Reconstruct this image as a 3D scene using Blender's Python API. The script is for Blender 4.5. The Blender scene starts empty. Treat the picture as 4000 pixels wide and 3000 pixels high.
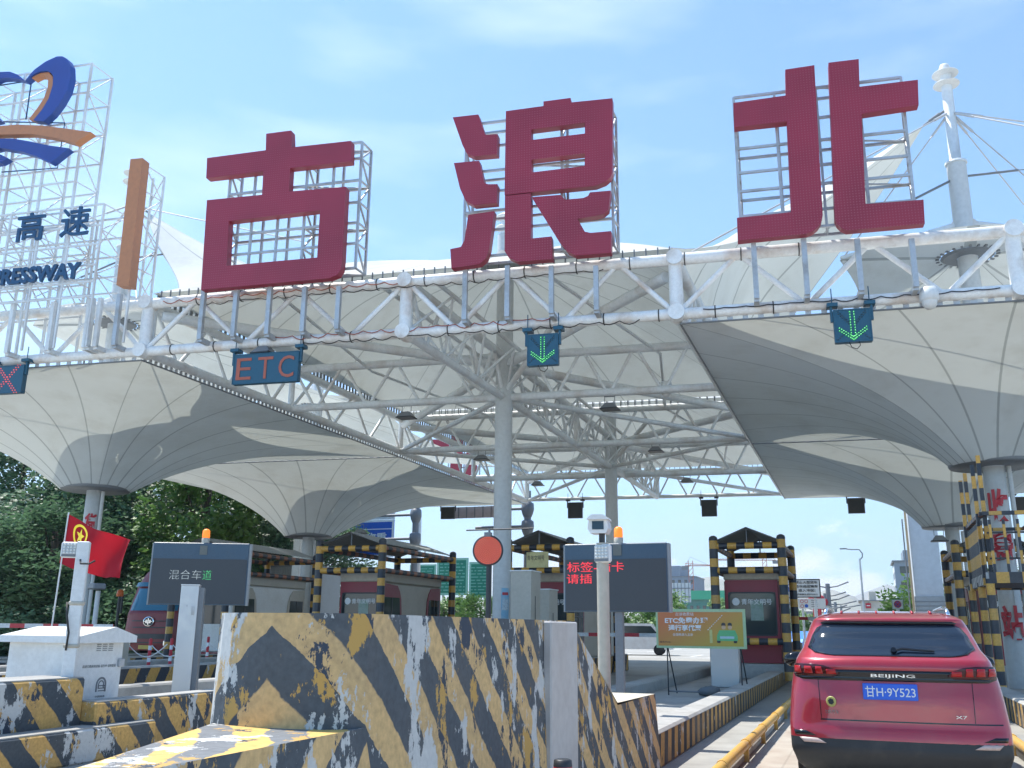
import bpy, math, random
from math import sin, cos, tan, pi, radians, sqrt, atan2, exp
from mathutils import Vector, Matrix
random.seed(7)
sc = bpy.context.scene
COL = sc.collection
V = Vector
# ---------------------------------------------------------------- camera
FPX, PITCH, ROLL, YAW, CAMH = 3641.0, radians(14.68), 0.0096, radians(20.2), 1.5
CF = V((-sin(YAW)*cos(PITCH), cos(YAW)*cos(PITCH), sin(PITCH)))
_R0 = V((cos(YAW), sin(YAW), 0)); _U0 = _R0.cross(CF)
CR = _R0*cos(ROLL)+_U0*sin(ROLL); CU = _U0*cos(ROLL)-_R0*sin(ROLL)
CC = V((0, 0, CAMH))
cd = bpy.data.cameras.new('camera'); cam = bpy.data.objects.new('camera', cd); COL.objects.link(cam)
cd.sensor_width = 36; cd.lens = FPX/4000*36; cd.clip_start = 0.05; cd.clip_end = 20000
M = Matrix((CR, CU, -CF)).transposed().to_4x4(); M.translation = CC; cam.matrix_world = M
sc.camera = cam
# ---------------------------------------------------------------- light
SUN = V((-0.40, 0.10, 0.90)).normalized()
world = bpy.data.worlds.new('World'); sc.world = world; world.use_nodes = True
wn, wl = world.node_tree.nodes, world.node_tree.links
wn.clear()
wo = wn.new('ShaderNodeOutputWorld'); wb = wn.new('ShaderNodeBackground'); sky = wn.new('ShaderNodeTexSky')
sky.sky_type = 'NISHITA'; sky.sun_disc = False
sky.sun_elevation = math.asin(SUN.z); sky.sun_rotation = atan2(SUN.x, SUN.y)
sky.altitude = 1800; sky.air_density = 1.0; sky.dust_density = 1.2; sky.ozone_density = 2.0
wb.inputs['Strength'].default_value = 0.15
# clouds low over the hills: noise in sky direction
tc = wn.new('ShaderNodeTexCoord'); sep = wn.new('ShaderNodeSeparateXYZ'); wl.new(tc.outputs['Generated'], sep.inputs[0])
mp = wn.new('ShaderNodeMapping'); mp.inputs['Scale'].default_value = (7, 7, 15); wl.new(tc.outputs['Generated'], mp.inputs[0])
nz = wn.new('ShaderNodeTexNoise'); nz.inputs['Scale'].default_value = 1.6; nz.inputs['Detail'].default_value = 9; nz.inputs['Roughness'].default_value = .58
wl.new(mp.outputs[0], nz.inputs[0])
r1 = wn.new('ShaderNodeMapRange'); r1.inputs[1].default_value = 0.0; r1.inputs[2].default_value = .13; r1.inputs[3].default_value = .27; r1.inputs[4].default_value = -.16
wl.new(sep.outputs[2], r1.inputs[0])
ad = wn.new('ShaderNodeMath'); ad.operation = 'ADD'; wl.new(nz.outputs[0], ad.inputs[0]); wl.new(r1.outputs[0], ad.inputs[1])
r2 = wn.new('ShaderNodeMapRange'); r2.inputs[1].default_value = .55; r2.inputs[2].default_value = .66; wl.new(ad.outputs[0], r2.inputs[0])
mp2 = wn.new('ShaderNodeMapping'); mp2.inputs['Scale'].default_value = (1.2, 1.2, 5); wl.new(tc.outputs['Generated'], mp2.inputs[0])
nz2 = wn.new('ShaderNodeTexNoise'); nz2.inputs['Scale'].default_value = 2.2; nz2.inputs['Detail'].default_value = 6; wl.new(mp2.outputs[0], nz2.inputs[0])
r3 = wn.new('ShaderNodeMapRange'); r3.inputs[1].default_value = .50; r3.inputs[2].default_value = .80; r3.inputs[4].default_value = .30; wl.new(nz2.outputs[0], r3.inputs[0])
mx = wn.new('ShaderNodeMath'); mx.operation = 'MAXIMUM'; wl.new(r2.outputs[0], mx.inputs[0]); wl.new(r3.outputs[0], mx.inputs[1])
cm = wn.new('ShaderNodeMixRGB'); wl.new(mx.outputs[0], cm.inputs[0]); tn = wn.new('ShaderNodeMixRGB'); tn.blend_type = 'MULTIPLY'; tn.inputs[0].default_value = 1; tn.inputs[2].default_value = (.66, .99, 1.10, 1); wl.new(sky.outputs[0], tn.inputs[1]); wl.new(tn.outputs[0], cm.inputs[1]); cm.inputs[2].default_value = (7.6, 7.9, 8.1, 1)
wl.new(cm.outputs[0], wb.inputs[0]); wl.new(wb.outputs[0], wo.inputs[0])
sl = bpy.data.lights.new('sun', 'SUN'); sl.energy = 4.4; sl.angle = radians(.5); sl.color = (1, .95, .87)
so = bpy.data.objects.new('sun', sl); COL.objects.link(so); so.rotation_euler = SUN.to_track_quat('Z', 'Y').to_euler()
sc.view_settings.view_transform = 'Standard'; sc.view_settings.look = 'None'; sc.view_settings.exposure = 0.86; sc.view_settings.gamma = 1
sc.render.engine = 'CYCLES'; sc.cycles.max_bounces = 8; sc.cycles.diffuse_bounces = 4; sc.cycles.transmission_bounces = 6; sc.cycles.transparent_max_bounces = 8
sc.cycles.caustics_reflective = False; sc.cycles.caustics_refractive = False
# ---------------------------------------------------------------- helpers
T = V((0.9947, 0.1028, 0)); YH = V((0, 1, 0)); ZH = V((0, 0, 1)); XH = V((1, 0, 0))
TN = V((0.1028, -0.9947, 0))       # front normal of the gantry planes
def S(a, b, z): return T*a+V((0, b, z))
def ray(u, v): return CF+CR*((u-2000)/FPX)-CU*((v-1500)/FPX)
def hit(u, v, p, n):
    d = ray(u, v); return CC+d*((V(p)-CC).dot(n)/d.dot(n))
def atb(u, v, b): return hit(u, v, (0, b, 0), TN)
def atx(u, v, x): return hit(u, v, (x, 0, 0), XH)
def aty(u, v, y): return hit(u, v, (0, y, 0), YH)
def atz(u, v, z): return hit(u, v, (0, 0, z), ZH)
class MB:
    def __init__(s): s.v = []; s.f = []; s.uv = None; s.sm = []
    def add(s, vs, fs, sm=False, uv=None):
        o = len(s.v); s.v += [V(p) for p in vs]; s.f += [tuple(i+o for i in f) for f in fs]; s.sm += [sm]*len(fs)
        if uv is not None:
            if s.uv is None: s.uv = [(0, 0)]*o
            s.uv += uv
        elif s.uv is not None: s.uv += [(0, 0)]*len(vs)
        return s
    def box(s, a, b, X=XH, Y=YH, Z=ZH, o=V((0, 0, 0)), bev=0):
        a, b = V(a), V(b); c = (a+b)/2; h = (b-a)/2
        if bev <= 0:
            vs = [o+X*(c.x+i*h.x)+Y*(c.y+j*h.y)+Z*(c.z+k*h.z) for i in (-1, 1) for j in (-1, 1) for k in (-1, 1)]
            return s.add(vs, [(0, 1, 3, 2), (4, 6, 7, 5), (0, 4, 5, 1), (2, 3, 7, 6), (0, 2, 6, 4), (1, 5, 7, 3)])
        e = min(bev, h.x*.95, h.y*.95, h.z*.95)
        # bevelled box: 3 rings of 24 verts
        vs = []; idx = {}
        for i in (-1, 1):
            for j in (-1, 1):
                for k in (-1, 1):
                    for ax in range(3):
                        q = [c.x+i*(h.x-(0 if ax == 0 else e)), c.y+j*(h.y-(0 if ax == 1 else e)), c.z+k*(h.z-(0 if ax == 2 else e))]
                        idx[(i, j, k, ax)] = len(vs); vs.append(o+X*q[0]+Y*q[1]+Z*q[2])
        fs = []
        def q4(l, n):
            p = [vs[i] for i in l]; nn = (p[1]-p[0]).cross(p[2]-p[0])
            fs.append(tuple(l) if nn.dot(n) > 0 else tuple(reversed(l)))
        for ax, (A, B) in enumerate((((1, 2)), ((0, 2)), ((0, 1)))):
            for sg in (-1, 1):
                l = []
                for (m, n) in ((-1, -1), (1, -1), (1, 1), (-1, 1)):
                    t = [0, 0, 0]; t[ax] = sg; t[A] = m; t[B] = n; l.append(idx[(*t, ax)])
                q4(l, (X, Y, Z)[ax]*sg)
        for A, B, Cc in ((0, 1, 2), (0, 2, 1), (1, 2, 0)):
            for m in (-1, 1):
                for n in (-1, 1):
                    t0 = [0, 0, 0]; t0[A] = m; t0[B] = n; t1 = t0[:]; t0[Cc] = -1; t1[Cc] = 1
                    q4([idx[(*t0, A)], idx[(*t1, A)], idx[(*t1, B)], idx[(*t0, B)]], (X, Y, Z)[A]*m+(X, Y, Z)[B]*n)
        for i in (-1, 1):
            for j in (-1, 1):
                for k in (-1, 1): q4([idx[(i, j, k, 0)], idx[(i, j, k, 1)], idx[(i, j, k, 2)]], X*i+Y*j+Z*k)
        return s.add(vs, fs)
    def tube(s, p, q, r, r2=None, n=12, cap=True):
        p, q = V(p), V(q); r2 = r if r2 is None else r2; d = (q-p).normalized()
        x = d.orthogonal().normalized() if abs(d.z) < .999 else V((1, 0, 0)); y = d.cross(x)
        vs = [p+(x*cos(2*pi*i/n)+y*sin(2*pi*i/n))*r for i in range(n)]+[q+(x*cos(2*pi*i/n)+y*sin(2*pi*i/n))*r2 for i in range(n)]
        s.add(vs, [(i, (i+1) % n, n+(i+1) % n, n+i) for i in range(n)], True)
        if cap: s.add(vs[:n], [tuple(reversed(range(n)))]); s.add(vs[n:], [tuple(range(n))])
        return s
    def path(s, pts, r, n=8):
        pts = [V(p) for p in pts]; rings = []; x = None
        for i, p in enumerate(pts):
            d = (pts[min(i+1, len(pts)-1)]-pts[max(i-1, 0)]).normalized()
            x = (d.orthogonal() if x is None else x-d*x.dot(d)).normalized(); y = d.cross(x)
            rings += [p+(x*cos(2*pi*k/n)+y*sin(2*pi*k/n))*r for k in range(n)]
        fs = [(i*n+k, i*n+(k+1) % n, (i+1)*n+(k+1) % n, (i+1)*n+k) for i in range(len(pts)-1) for k in range(n)]
        fs.append(tuple(reversed(range(n)))); fs.append(tuple(range((len(pts)-1)*n, len(pts)*n)))
        return s.add(rings, fs, True)
    def lathe(s, prof, o=V((0, 0, 0)), n=20, ax=ZH):
        x = ax.orthogonal().normalized(); y = ax.cross(x); o = V(o)
        vs = [o+ax*z+(x*cos(2*pi*k/n)+y*sin(2*pi*k/n))*r for r, z in prof for k in range(n)]
        fs = [(i*n+k, i*n+(k+1) % n, (i+1)*n+(k+1) % n, (i+1)*n+k) for i in range(len(prof)-1) for k in range(n)]
        s.add(vs, fs, True); m = len(prof)-1
        s.add(vs[:n], [tuple(reversed(range(n)))]); return s.add(vs[m*n:], [tuple(range(n))])
    def prism(s, pts, d, holes=()):
        """planar polygon (3D points) with holes, pushed along d"""
        d = V(d); pts = [V(p) for p in pts]; loops = [pts]+[[V(p) for p in h] for h in holes]
        from mathutils.geometry import tessellate_polygon
        tri = tessellate_polygon(loops); flat = [p for l in loops for p in l]; n = len(flat)
        nn = V((0, 0, 0))
        for t in tri: nn += (flat[t[1]]-flat[t[0]]).cross(flat[t[2]]-flat[t[0]])
        fs = []
        for t in tri:
            k = (flat[t[1]]-flat[t[0]]).cross(flat[t[2]]-flat[t[0]])
            fr = t if k.dot(d) < 0 else tuple(reversed(t))
            fs.append(tuple(fr)); fs.append(tuple(i+n for i in reversed(fr)))
        s.add(flat+[p+d for p in flat], fs)
        for l in loops:
            m = len(l); s.add(l+[p+d for p in l], [(i, (i+1) % m, m+(i+1) % m, m+i) for i in range(m)])
        return s
    def grid(s, pts, uv=None, sm=True):
        n = len(pts); m = len(pts[0])
        return s.add([p for r in pts for p in r], [(i*m+j, i*m+j+1, (i+1)*m+j+1, (i+1)*m+j) for i in range(n-1) for j in range(m-1)], sm, uv)
    def build(s, name, mat, parent=None, loc=None, fix=False):
        me = bpy.data.meshes.new(name); o = bpy.data.objects.new(name, me); COL.objects.link(o)
        org = V((0, 0, 0))
        if parent is not None: org = wloc(parent); o.parent = parent
        elif loc is not None: org = V(loc); o.location = org
        me.from_pydata([p-org for p in s.v], [], s.f)
        if s.uv is not None:
            ul = me.uv_layers.new(name='UVMap')
            for lp in me.loops: ul.data[lp.index].uv = s.uv[lp.vertex_index]
        me.polygons.foreach_set('use_smooth', s.sm)
        me.materials.append(mat); me.update()
        if fix:
            import bmesh
            b = bmesh.new(); b.from_mesh(me); bmesh.ops.remove_doubles(b, verts=b.verts, dist=.0005); bmesh.ops.recalc_face_normals(b, faces=b.faces); b.to_mesh(me); b.free()
        return o
def wloc(o):
    l = V((0, 0, 0))
    while o is not None: l += o.location; o = o.parent
    return l
def tag(o, label=None, cat=None, group=None, kind=None):
    if label: o['label'] = label
    if cat: o['category'] = cat
    if group: o['group'] = group
    if kind: o['kind'] = kind
    return o
def thing(name, loc, label, cat, group=None):
    o = bpy.data.objects.new(name, None); COL.objects.link(o); o.location = V(loc); o.empty_display_size = .2
    return tag(o, label, cat, group)
def struct(o): o['kind'] = 'structure'; return o
def copy_tree(o, parent=None, loc=None):
    c = o.copy(); COL.objects.link(c)
    if parent is not None: c.parent = parent
    if loc is not None: c.location = V(loc)
    for ch in list(o.children): copy_tree(ch, c)
    return c
# ---------------------------------------------------------------- materials
def new_mat(name):
    m = bpy.data.materials.new(name); m.use_nodes = True; n = m.node_tree.nodes; l = m.node_tree.links
    return m, n, l, n['Principled BSDF']
def mth(n, l, op, a, b=None, c=None):
    x = n.new('ShaderNodeMath'); x.operation = op
    for i, q in enumerate((a, b, c)):
        if q is None: continue
        if isinstance(q, (int, float)): x.inputs[i].default_value = q
        else: l.new(q, x.inputs[i])
    return x.outputs[0]
def rgbmix(n, l, f, a, b, mode='MIX'):
    x = n.new('ShaderNodeMixRGB'); x.blend_type = mode
    for i, q in enumerate((f, a, b)):
        if isinstance(q, tuple): x.inputs[i].default_value = (*q, 1)[:4]
        elif isinstance(q, (int, float)): x.inputs[i].default_value = q
        else: l.new(q, x.inputs[i])
    return x.outputs[0]
def noise(n, l, scale, detail=4, src='Object', rough=.55, stretch=None):
    t = n.new('ShaderNodeTexCoord'); x = n.new('ShaderNodeTexNoise'); x.inputs['Scale'].default_value = scale; x.inputs['Detail'].default_value = detail; x.inputs['Roughness'].default_value = rough
    if stretch:
        mpp = n.new('ShaderNodeMapping'); mpp.inputs['Scale'].default_value = stretch; l.new(t.outputs[src], mpp.inputs[0]); l.new(mpp.outputs[0], x.inputs[0])
    else: l.new(t.outputs[src], x.inputs[0])
    return x.outputs[0]
def ramp(n, l, x, a, b, c=0., d=1.):
    r = n.new('ShaderNodeMapRange'); l.new(x, r.inputs[0])
    for i, q in enumerate((a, b, c, d)): r.inputs[i+1].default_value = q
    return r.outputs[0]
def paint(name, col, rough=.5, dirt=.25, dcol=(.25, .2, .14), scale=3., metal=0., bump=.0, fine=.06, coat=0., stretch=None):
    m, n, l, p = new_mat(name)
    a = ramp(n, l, noise(n, l, scale, 6, stretch=stretch), .48, .72)
    b = noise(n, l, scale*9, 4)
    c = rgbmix(n, l, mth(n, l, 'MULTIPLY', a, dirt), col, dcol)
    c2 = rgbmix(n, l, fine*4, c, rgbmix(n, l, 1., c, ramp(n, l, b, .25, .75, .6, 1.35), 'MULTIPLY'))
    l.new(c2, p.inputs['Base Color']); p.inputs['Metallic'].default_value = metal
    l.new(ramp(n, l, b, .3, .7, max(rough-.08, .02), min(rough+.1, 1)), p.inputs['Roughness'])
    if coat: p.inputs['Coat Weight'].default_value = coat; p.inputs['Coat Roughness'].default_value = .06
    if bump:
        bp = n.new('ShaderNodeBump'); bp.inputs['Strength'].default_value = bump; bp.inputs['Distance'].default_value = .01; l.new(b, bp.inputs['Height']); l.new(bp.outputs[0], p.inputs['Normal'])
    return m
def emis(name, col, st, base=(.02, .02, .02)):
    m, n, l, p = new_mat(name); p.inputs['Base Color'].default_value = (*base, 1); p.inputs['Emission Color'].default_value = (*col, 1); p.inputs['Emission Strength'].default_value = st
    return m
def stripes(name, ca, cb, vec, period, duty=.5, chip=0., chipcol=(.42, .43, .42), uvsrc=False, mirror=False, rough=.55, phase=0., warp=0., dirt=.3, csc=2.2):
    """painted stripes; vec = direction in object (or uv) space along which they alternate"""
    m, n, l, p = new_mat(name)
    t = n.new('ShaderNodeTexCoord'); sp = n.new('ShaderNodeSeparateXYZ'); l.new(t.outputs['UV' if uvsrc else 'Object'], sp.inputs[0])
    x = mth(n, l, 'ABSOLUTE', sp.outputs[0]) if mirror else sp.outputs[0]
    q = mth(n, l, 'MULTIPLY', x, vec[0]); q = mth(n, l, 'MULTIPLY_ADD', sp.outputs[1], vec[1], q); q = mth(n, l, 'MULTIPLY_ADD', sp.outputs[2], vec[2], q)
    if warp: q = mth(n, l, 'MULTIPLY_ADD', noise(n, l, 3.1, 5, rough=.6), warp, q)
    f = mth(n, l, 'FRACT', mth(n, l, 'MULTIPLY_ADD', q, 1/period, phase+50))
    s_ = ramp(n, l, f, duty-.012, duty+.012)
    c = rgbmix(n, l, s_, ca, cb)
    d = ramp(n, l, noise(n, l, 1.7, 6), .45, .75)
    c = rgbmix(n, l, mth(n, l, 'MULTIPLY', d, dirt), c, (.16, .14, .12))
    fn = noise(n, l, 28, 4)
    c = rgbmix(n, l, .5, c, rgbmix(n, l, 1., c, ramp(n, l, fn, .25, .75, .55, 1.4), 'MULTIPLY'))
    rg = None
    if chip:
        big = noise(n, l, csc, 8, rough=.72, stretch=(1, 1, .5)); k = ramp(n, l, big, .68-chip, .69-chip)
        # one paint layer flaking first, then bare concrete
        k2 = ramp(n, l, noise(n, l, csc*1.6, 8, rough=.7, stretch=(1, 1, .5)), .70-chip, .71-chip)
        c = rgbmix(n, l, k2, c, rgbmix(n, l, s_, (.035, .05, .075), (.5, .30, .08)))
        c = rgbmix(n, l, k, c, rgbmix(n, l, fn, chipcol, (.62, .62, .6)))
        bp = n.new('ShaderNodeBump'); bp.inputs['Strength'].default_value = .5; bp.inputs['Distance'].default_value = .008
        l.new(mth(n, l, 'MULTIPLY_ADD', k, -1., mth(n, l, 'MULTIPLY', fn, .6)), bp.inputs['Height']); l.new(bp.outputs[0], p.inputs['Normal'])
    l.new(c, p.inputs['Base Color']); p.inputs['Roughness'].default_value = rough
    return m
YEL = (.62, .34, .06); BLK = (.018, .026, .04)
M_STEEL = paint('white_painted_steel', (.69, .72, .73), .42, .4, (.36, .22, .11), 1.1, stretch=(1, 1, .6))
M_STEELF = paint('lit_weathered_white_steel', (.80, .81, .80), .4, .55, (.42, .25, .12), 1.6, stretch=(1, 1, .8), bump=.15)  # truss paint lightened to carry the brighter light out front, plus heavier rust
M_COLM = paint('column_paint', (.55, .57, .57), .45, .25, (.3, .28, .24), .9, stretch=(1, 1, .25))
M_GALV = paint('galvanised_steel', (.46, .48, .50), .38, .5, (.22, .16, .1), 2.4, metal=.35)
M_CONC = paint('concrete', (.38, .375, .355), .85, .5, (.2, .19, .17), .8, bump=.4, fine=.1)
M_ROAD = paint('road_concrete', (.34, .335, .31), .85, .6, (.19, .18, .165), .35, bump=.3, fine=.1)
M_RED = paint('sign_red', (.30, .012, .035), .45, .1, (.2, .03, .06), .8)
M_REDSIDE = paint('sign_red_return', (.45, .02, .035), .4, .1, (.2, .03, .06), .8)
M_BLUE = paint('sign_blue', (.012, .07, .30), .45, .1, (.02, .05, .2), .8)
M_NAVY = paint('dark_blue_letters', (.015, .07, .16), .4, .15, (.03, .05, .08), 2)
M_ORNG = paint('sign_orange', (.48, .20, .09), .5, .15, (.3, .15, .1), 1)
M_WHITE = paint('white_paint', (.70, .71, .70), .4, .2, (.4, .36, .3), 2)
M_CREAM = paint('cream_panel', (.45, .415, .345), .45, .3, (.28, .24, .18), 1.5)
M_BRED = paint('booth_red', (.25, .022, .038), .4, .2, (.1, .03, .03), 1.5)
M_DARK = paint('dark_metal', (.02, .024, .03), .45, .2, (.08, .07, .06), 3)
M_GREY = paint('grey_metal', (.17, .185, .2), .45, .2, (.1, .1, .1), 3)
M_STAIN = paint('brushed_steel', (.50, .51, .52), .36, .15, (.35, .35, .35), 1, metal=.55, fine=.01, stretch=(1, 1, .2))
M_BOXBL = paint('teal_signal_box', (.015, .09, .15), .4, .15, (.03, .06, .08), 3)
M_CABLE = paint('cable_steel', (.5, .5, .5), .4, .1)
M_BLKCAB = paint('black_cable', (.02, .02, .02), .6, .1)
M_WIRE = paint('red_brown_wire', (.35, .09, .05), .6, .2)
M_CORR = paint('corrugated_grey', (.28, .30, .31), .5, .25, (.2, .17, .13), 2)
M_YPIPE = paint('yellow_pipe_paint', (.62, .36, .07), .45, .55, (.4, .3, .2), 5)
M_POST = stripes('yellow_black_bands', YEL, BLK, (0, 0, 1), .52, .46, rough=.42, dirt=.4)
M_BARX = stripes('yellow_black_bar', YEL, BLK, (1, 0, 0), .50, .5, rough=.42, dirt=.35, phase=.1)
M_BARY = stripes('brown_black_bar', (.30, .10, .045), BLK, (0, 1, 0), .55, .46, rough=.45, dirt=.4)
M_CURB = stripes('curb_stripes', YEL, BLK, (0, 1, .55), .62, .5, chip=.075, rough=.8, dirt=.45)
M_CURBN = stripes('curb_stripes_worn', (.45, .27, .08), BLK, (0, 1, -.2), .42, .5, chip=.05, rough=.85, dirt=.8, csc=4)
M_NOSE = stripes('nose_chevrons', (.60, .40, .18), (.065, .08, .095), (1, 1, 0), .5, .47, chip=.135, uvsrc=True, mirror=True, rough=.75, warp=.16, dirt=.3, csc=2.2, phase=.66)
M_NOSE2 = stripes('barrier_stripes', (.58, .35, .11), (.055, .07, .085), (0, 1, .9), .62, .5, chip=.125, rough=.8, warp=.12, csc=1.9)
def fabric():
    m, n, l, p = new_mat('membrane_fabric'); n.remove(p); out = n['Material Output']
    uv = n.new('ShaderNodeUVMap'); sp = n.new('ShaderNodeSeparateXYZ'); l.new(uv.outputs[0], sp.inputs[0])
    f = mth(n, l, 'ABSOLUTE', mth(n, l, 'SUBTRACT', mth(n, l, 'FRACT', mth(n, l, 'ADD', sp.outputs[0], .5)), .5))
    arc = mth(n, l, 'MULTIPLY', f, mth(n, l, 'MULTIPLY', sp.outputs[1], 2*pi/24))
    seam = mth(n, l, 'LESS_THAN', arc, .022)
    g = ramp(n, l, noise(n, l, .55, 6, stretch=(1, 1, .5)), .5, .75)
    st = ramp(n, l, noise(n, l, .9, 7, rough=.65, stretch=(1, 1, .12)), .5, .8, 0, .35)
    base = rgbmix(n, l, mth(n, l, 'MULTIPLY', g, .3), (.70, .72, .71), (.46, .45, .40)); base = rgbmix(n, l, st, base, (.40, .38, .33))
    base = rgbmix(n, l, mth(n, l, 'MULTIPLY', seam, .52), base, (.2, .22, .22))
    d = n.new('ShaderNodeBsdfDiffuse'); t = n.new('ShaderNodeBsdfTranslucent'); l.new(base, d.inputs[0])
    tc2 = rgbmix(n, l, 1., base, (.60, .62, .58), 'MULTIPLY'); l.new(tc2, t.inputs[0])
    x = n.new('ShaderNodeMixShader'); x.inputs[0].default_value = .24; l.new(d.outputs[0], x.inputs[1]); l.new(t.outputs[0], x.inputs[2]); l.new(x.outputs[0], out.inputs[0])
    return m
M_FAB = fabric()
def glassy(name, col=(.02, .03, .035), rough=.08, spec=.5):
    m, n, l, p = new_mat(name); p.inputs['Base Color'].default_value = (*col, 1); p.inputs['Roughness'].default_value = rough; p.inputs['Specular IOR Level'].default_value = spec
    return m
M_GLASS = glassy('dark_window_glass', (.03, .045, .05))
M_TINT = glassy('tinted_car_glass', (.012, .02, .035), .05, .6)
M_BGLASS = glassy('blue_windscreen', (.03, .13, .22), .08)
def text(body, parent, mat, c, w, h, X=XH, Z=ZH, depth=.01, bold=0., name='lettering', nrm=None, align=False):
    """letters fitted into a w x h rectangle centred at c, standing proud towards nrm"""
    cu = bpy.data.curves.new('t', 'FONT'); cu.body = body; cu.size = 1; cu.resolution_u = 3; cu.offset = bold; cu.extrude = .5
    o = bpy.data.objects.new('t', cu); COL.objects.link(o); bpy.context.view_layer.update()
    me = bpy.data.meshes.new_from_object(o.evaluated_get(bpy.context.evaluated_depsgraph_get()))
    bpy.data.objects.remove(o)
    xs = [v.co.x for v in me.vertices]; ys = [v.co.y for v in me.vertices]
    x0, x1, y0, y1 = min(xs), max(xs), min(ys), max(ys); sx = w/(x1-x0); sy = h/(y1-y0)
    N = nrm if nrm is not None else X.cross(Z)
    mb = MB(); mb.add([V(c)+X*((v.co.x-(x0+x1)/2)*sx)+Z*((v.co.y-(y0+y1)/2)*sy)+N*((v.co.z+.5)*depth) for v in me.vertices], [tuple(p.vertices) for p in me.polygons])
    bpy.data.meshes.remove(me)
    return mb.build(name, mat, parent)
# ---------------------------------------------------------------- ground
def noise_sheet(mb, x0, x1, y0, y1, z): return mb.add([(x0, y0, z), (x1, y0, z), (x1, y1, z), (x0, y1, z)], [(0, 1, 2, 3)])
M_EARTH = paint('dry_ground', (.22, .20, .16), .9, .5, (.1, .13, .06), .02, bump=.2)
struct(noise_sheet(MB(), -6000, 6000, -50, 9000, -.03).build('ground', M_EARTH))
struct(noise_sheet(MB(), -75, 40, -20, 160, 0).build('road', M_ROAD))
M_MARK = paint('road_marking_white', (.72, .72, .7), .7, .4, (.4, .4, .38), 2)
mb = MB()
for y in range(56, 130, 9):
    for x in (-14, -9.5, -5, -.5, 4): noise_sheet(mb, x-.08, x+.08, y, y+4.5, .006)
noise_sheet(mb, -40, 25, 54, 54.35, .005)
tag(mb.build('lane_markings', M_MARK), kind='structure')
# scored strip in our lane
def scored():
    m, n, l, p = new_mat('scored_lane_concrete'); t = n.new('ShaderNodeTexCoord'); s_ = n.new('ShaderNodeSeparateXYZ'); l.new(t.outputs['Object'], s_.inputs[0])
    def ln(o, per, w): return mth(n, l, 'LESS_THAN', mth(n, l, 'FRACT', mth(n, l, 'MULTIPLY', mth(n, l, 'ADD', o, 50), 1/per)), w)
    g = mth(n, l, 'MAXIMUM', ln(s_.outputs[1], .075, .25), ln(s_.outputs[0], .5, .05))
    b = rgbmix(n, l, ramp(n, l, noise(n, l, 1.2, 6), .4, .7), (.46, .42, .36), (.34, .27, .22))
    c = rgbmix(n, l, mth(n, l, 'MULTIPLY', g, .35), b, (.16, .14, .12)); l.new(c, p.inputs['Base Color']); p.inputs['Roughness'].default_value = .85
    return m
struct(noise_sheet(MB(), -1.25, 1.45, 2, 50, .008).build('lane_surface', scored()))
# hills
def hill(name, dist, prof, mat, seed, base=-5):
    random.seed(seed); us = [prof[0][0]+(prof[-1][0]-prof[0][0])*i/160 for i in range(161)]; rows = []
    def pv(u):
        for (a, va), (b, vb) in zip(prof, prof[1:]):
            if a <= u <= b: return va+(vb-va)*(.5-.5*cos(pi*(u-a)/(b-a)))
        return prof[-1][1]
    tops = []
    for i, u in enumerate(us):
        d = ray(u, pv(u)+4*sin(u*.031+seed)+2.5*sin(u*.083)+1.5*sin(u*.21)); k = dist/sqrt(d.x**2+d.y**2); tops.append(CC+d*k)
    for j in range(13):
        t = j/12; row = []
        for i, p in enumerate(tops):
            q = V((p.x, p.y, 0))*(1-.45*(1-t)*(1+.25*sin(i*.35+seed)*t)); z = base+(p.z-base)*(t**1.15)+(dist*.006*sin(i*.55+j*1.3)*t*(1-t)*3)
            row.append(V((q.x, q.y, z)))
        rows.append(row)
    return struct(MB().grid(rows).build(name, mat))
M_HILL = paint('dry_hillside', (.30, .29, .25), .95, .7, (.17, .20, .14), .006, fine=.05)
M_HILL2 = paint('far_hillside', (.30, .30, .27), .95, .5, (.22, .21, .2), .003, fine=.05)
hill('hills', 2300, [(-200, 2440), (900, 2420), (1600, 2380), (1800, 2340), (2000, 2360), (2400, 2370), (2640, 2310), (2760, 2252), (2950, 2290), (3120, 2335), (3235, 2303), (3330, 2330), (3400, 2380), (3700, 2430), (4600, 2440)], M_HILL, 3)
hill('hills', 4200, [(-200, 2440), (2600, 2385), (3200, 2350), (3323, 2327), (3373, 2316), (3461, 2290), (3600, 2275), (3900, 2300), (4600, 2350)], M_HILL2, 5)
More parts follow.
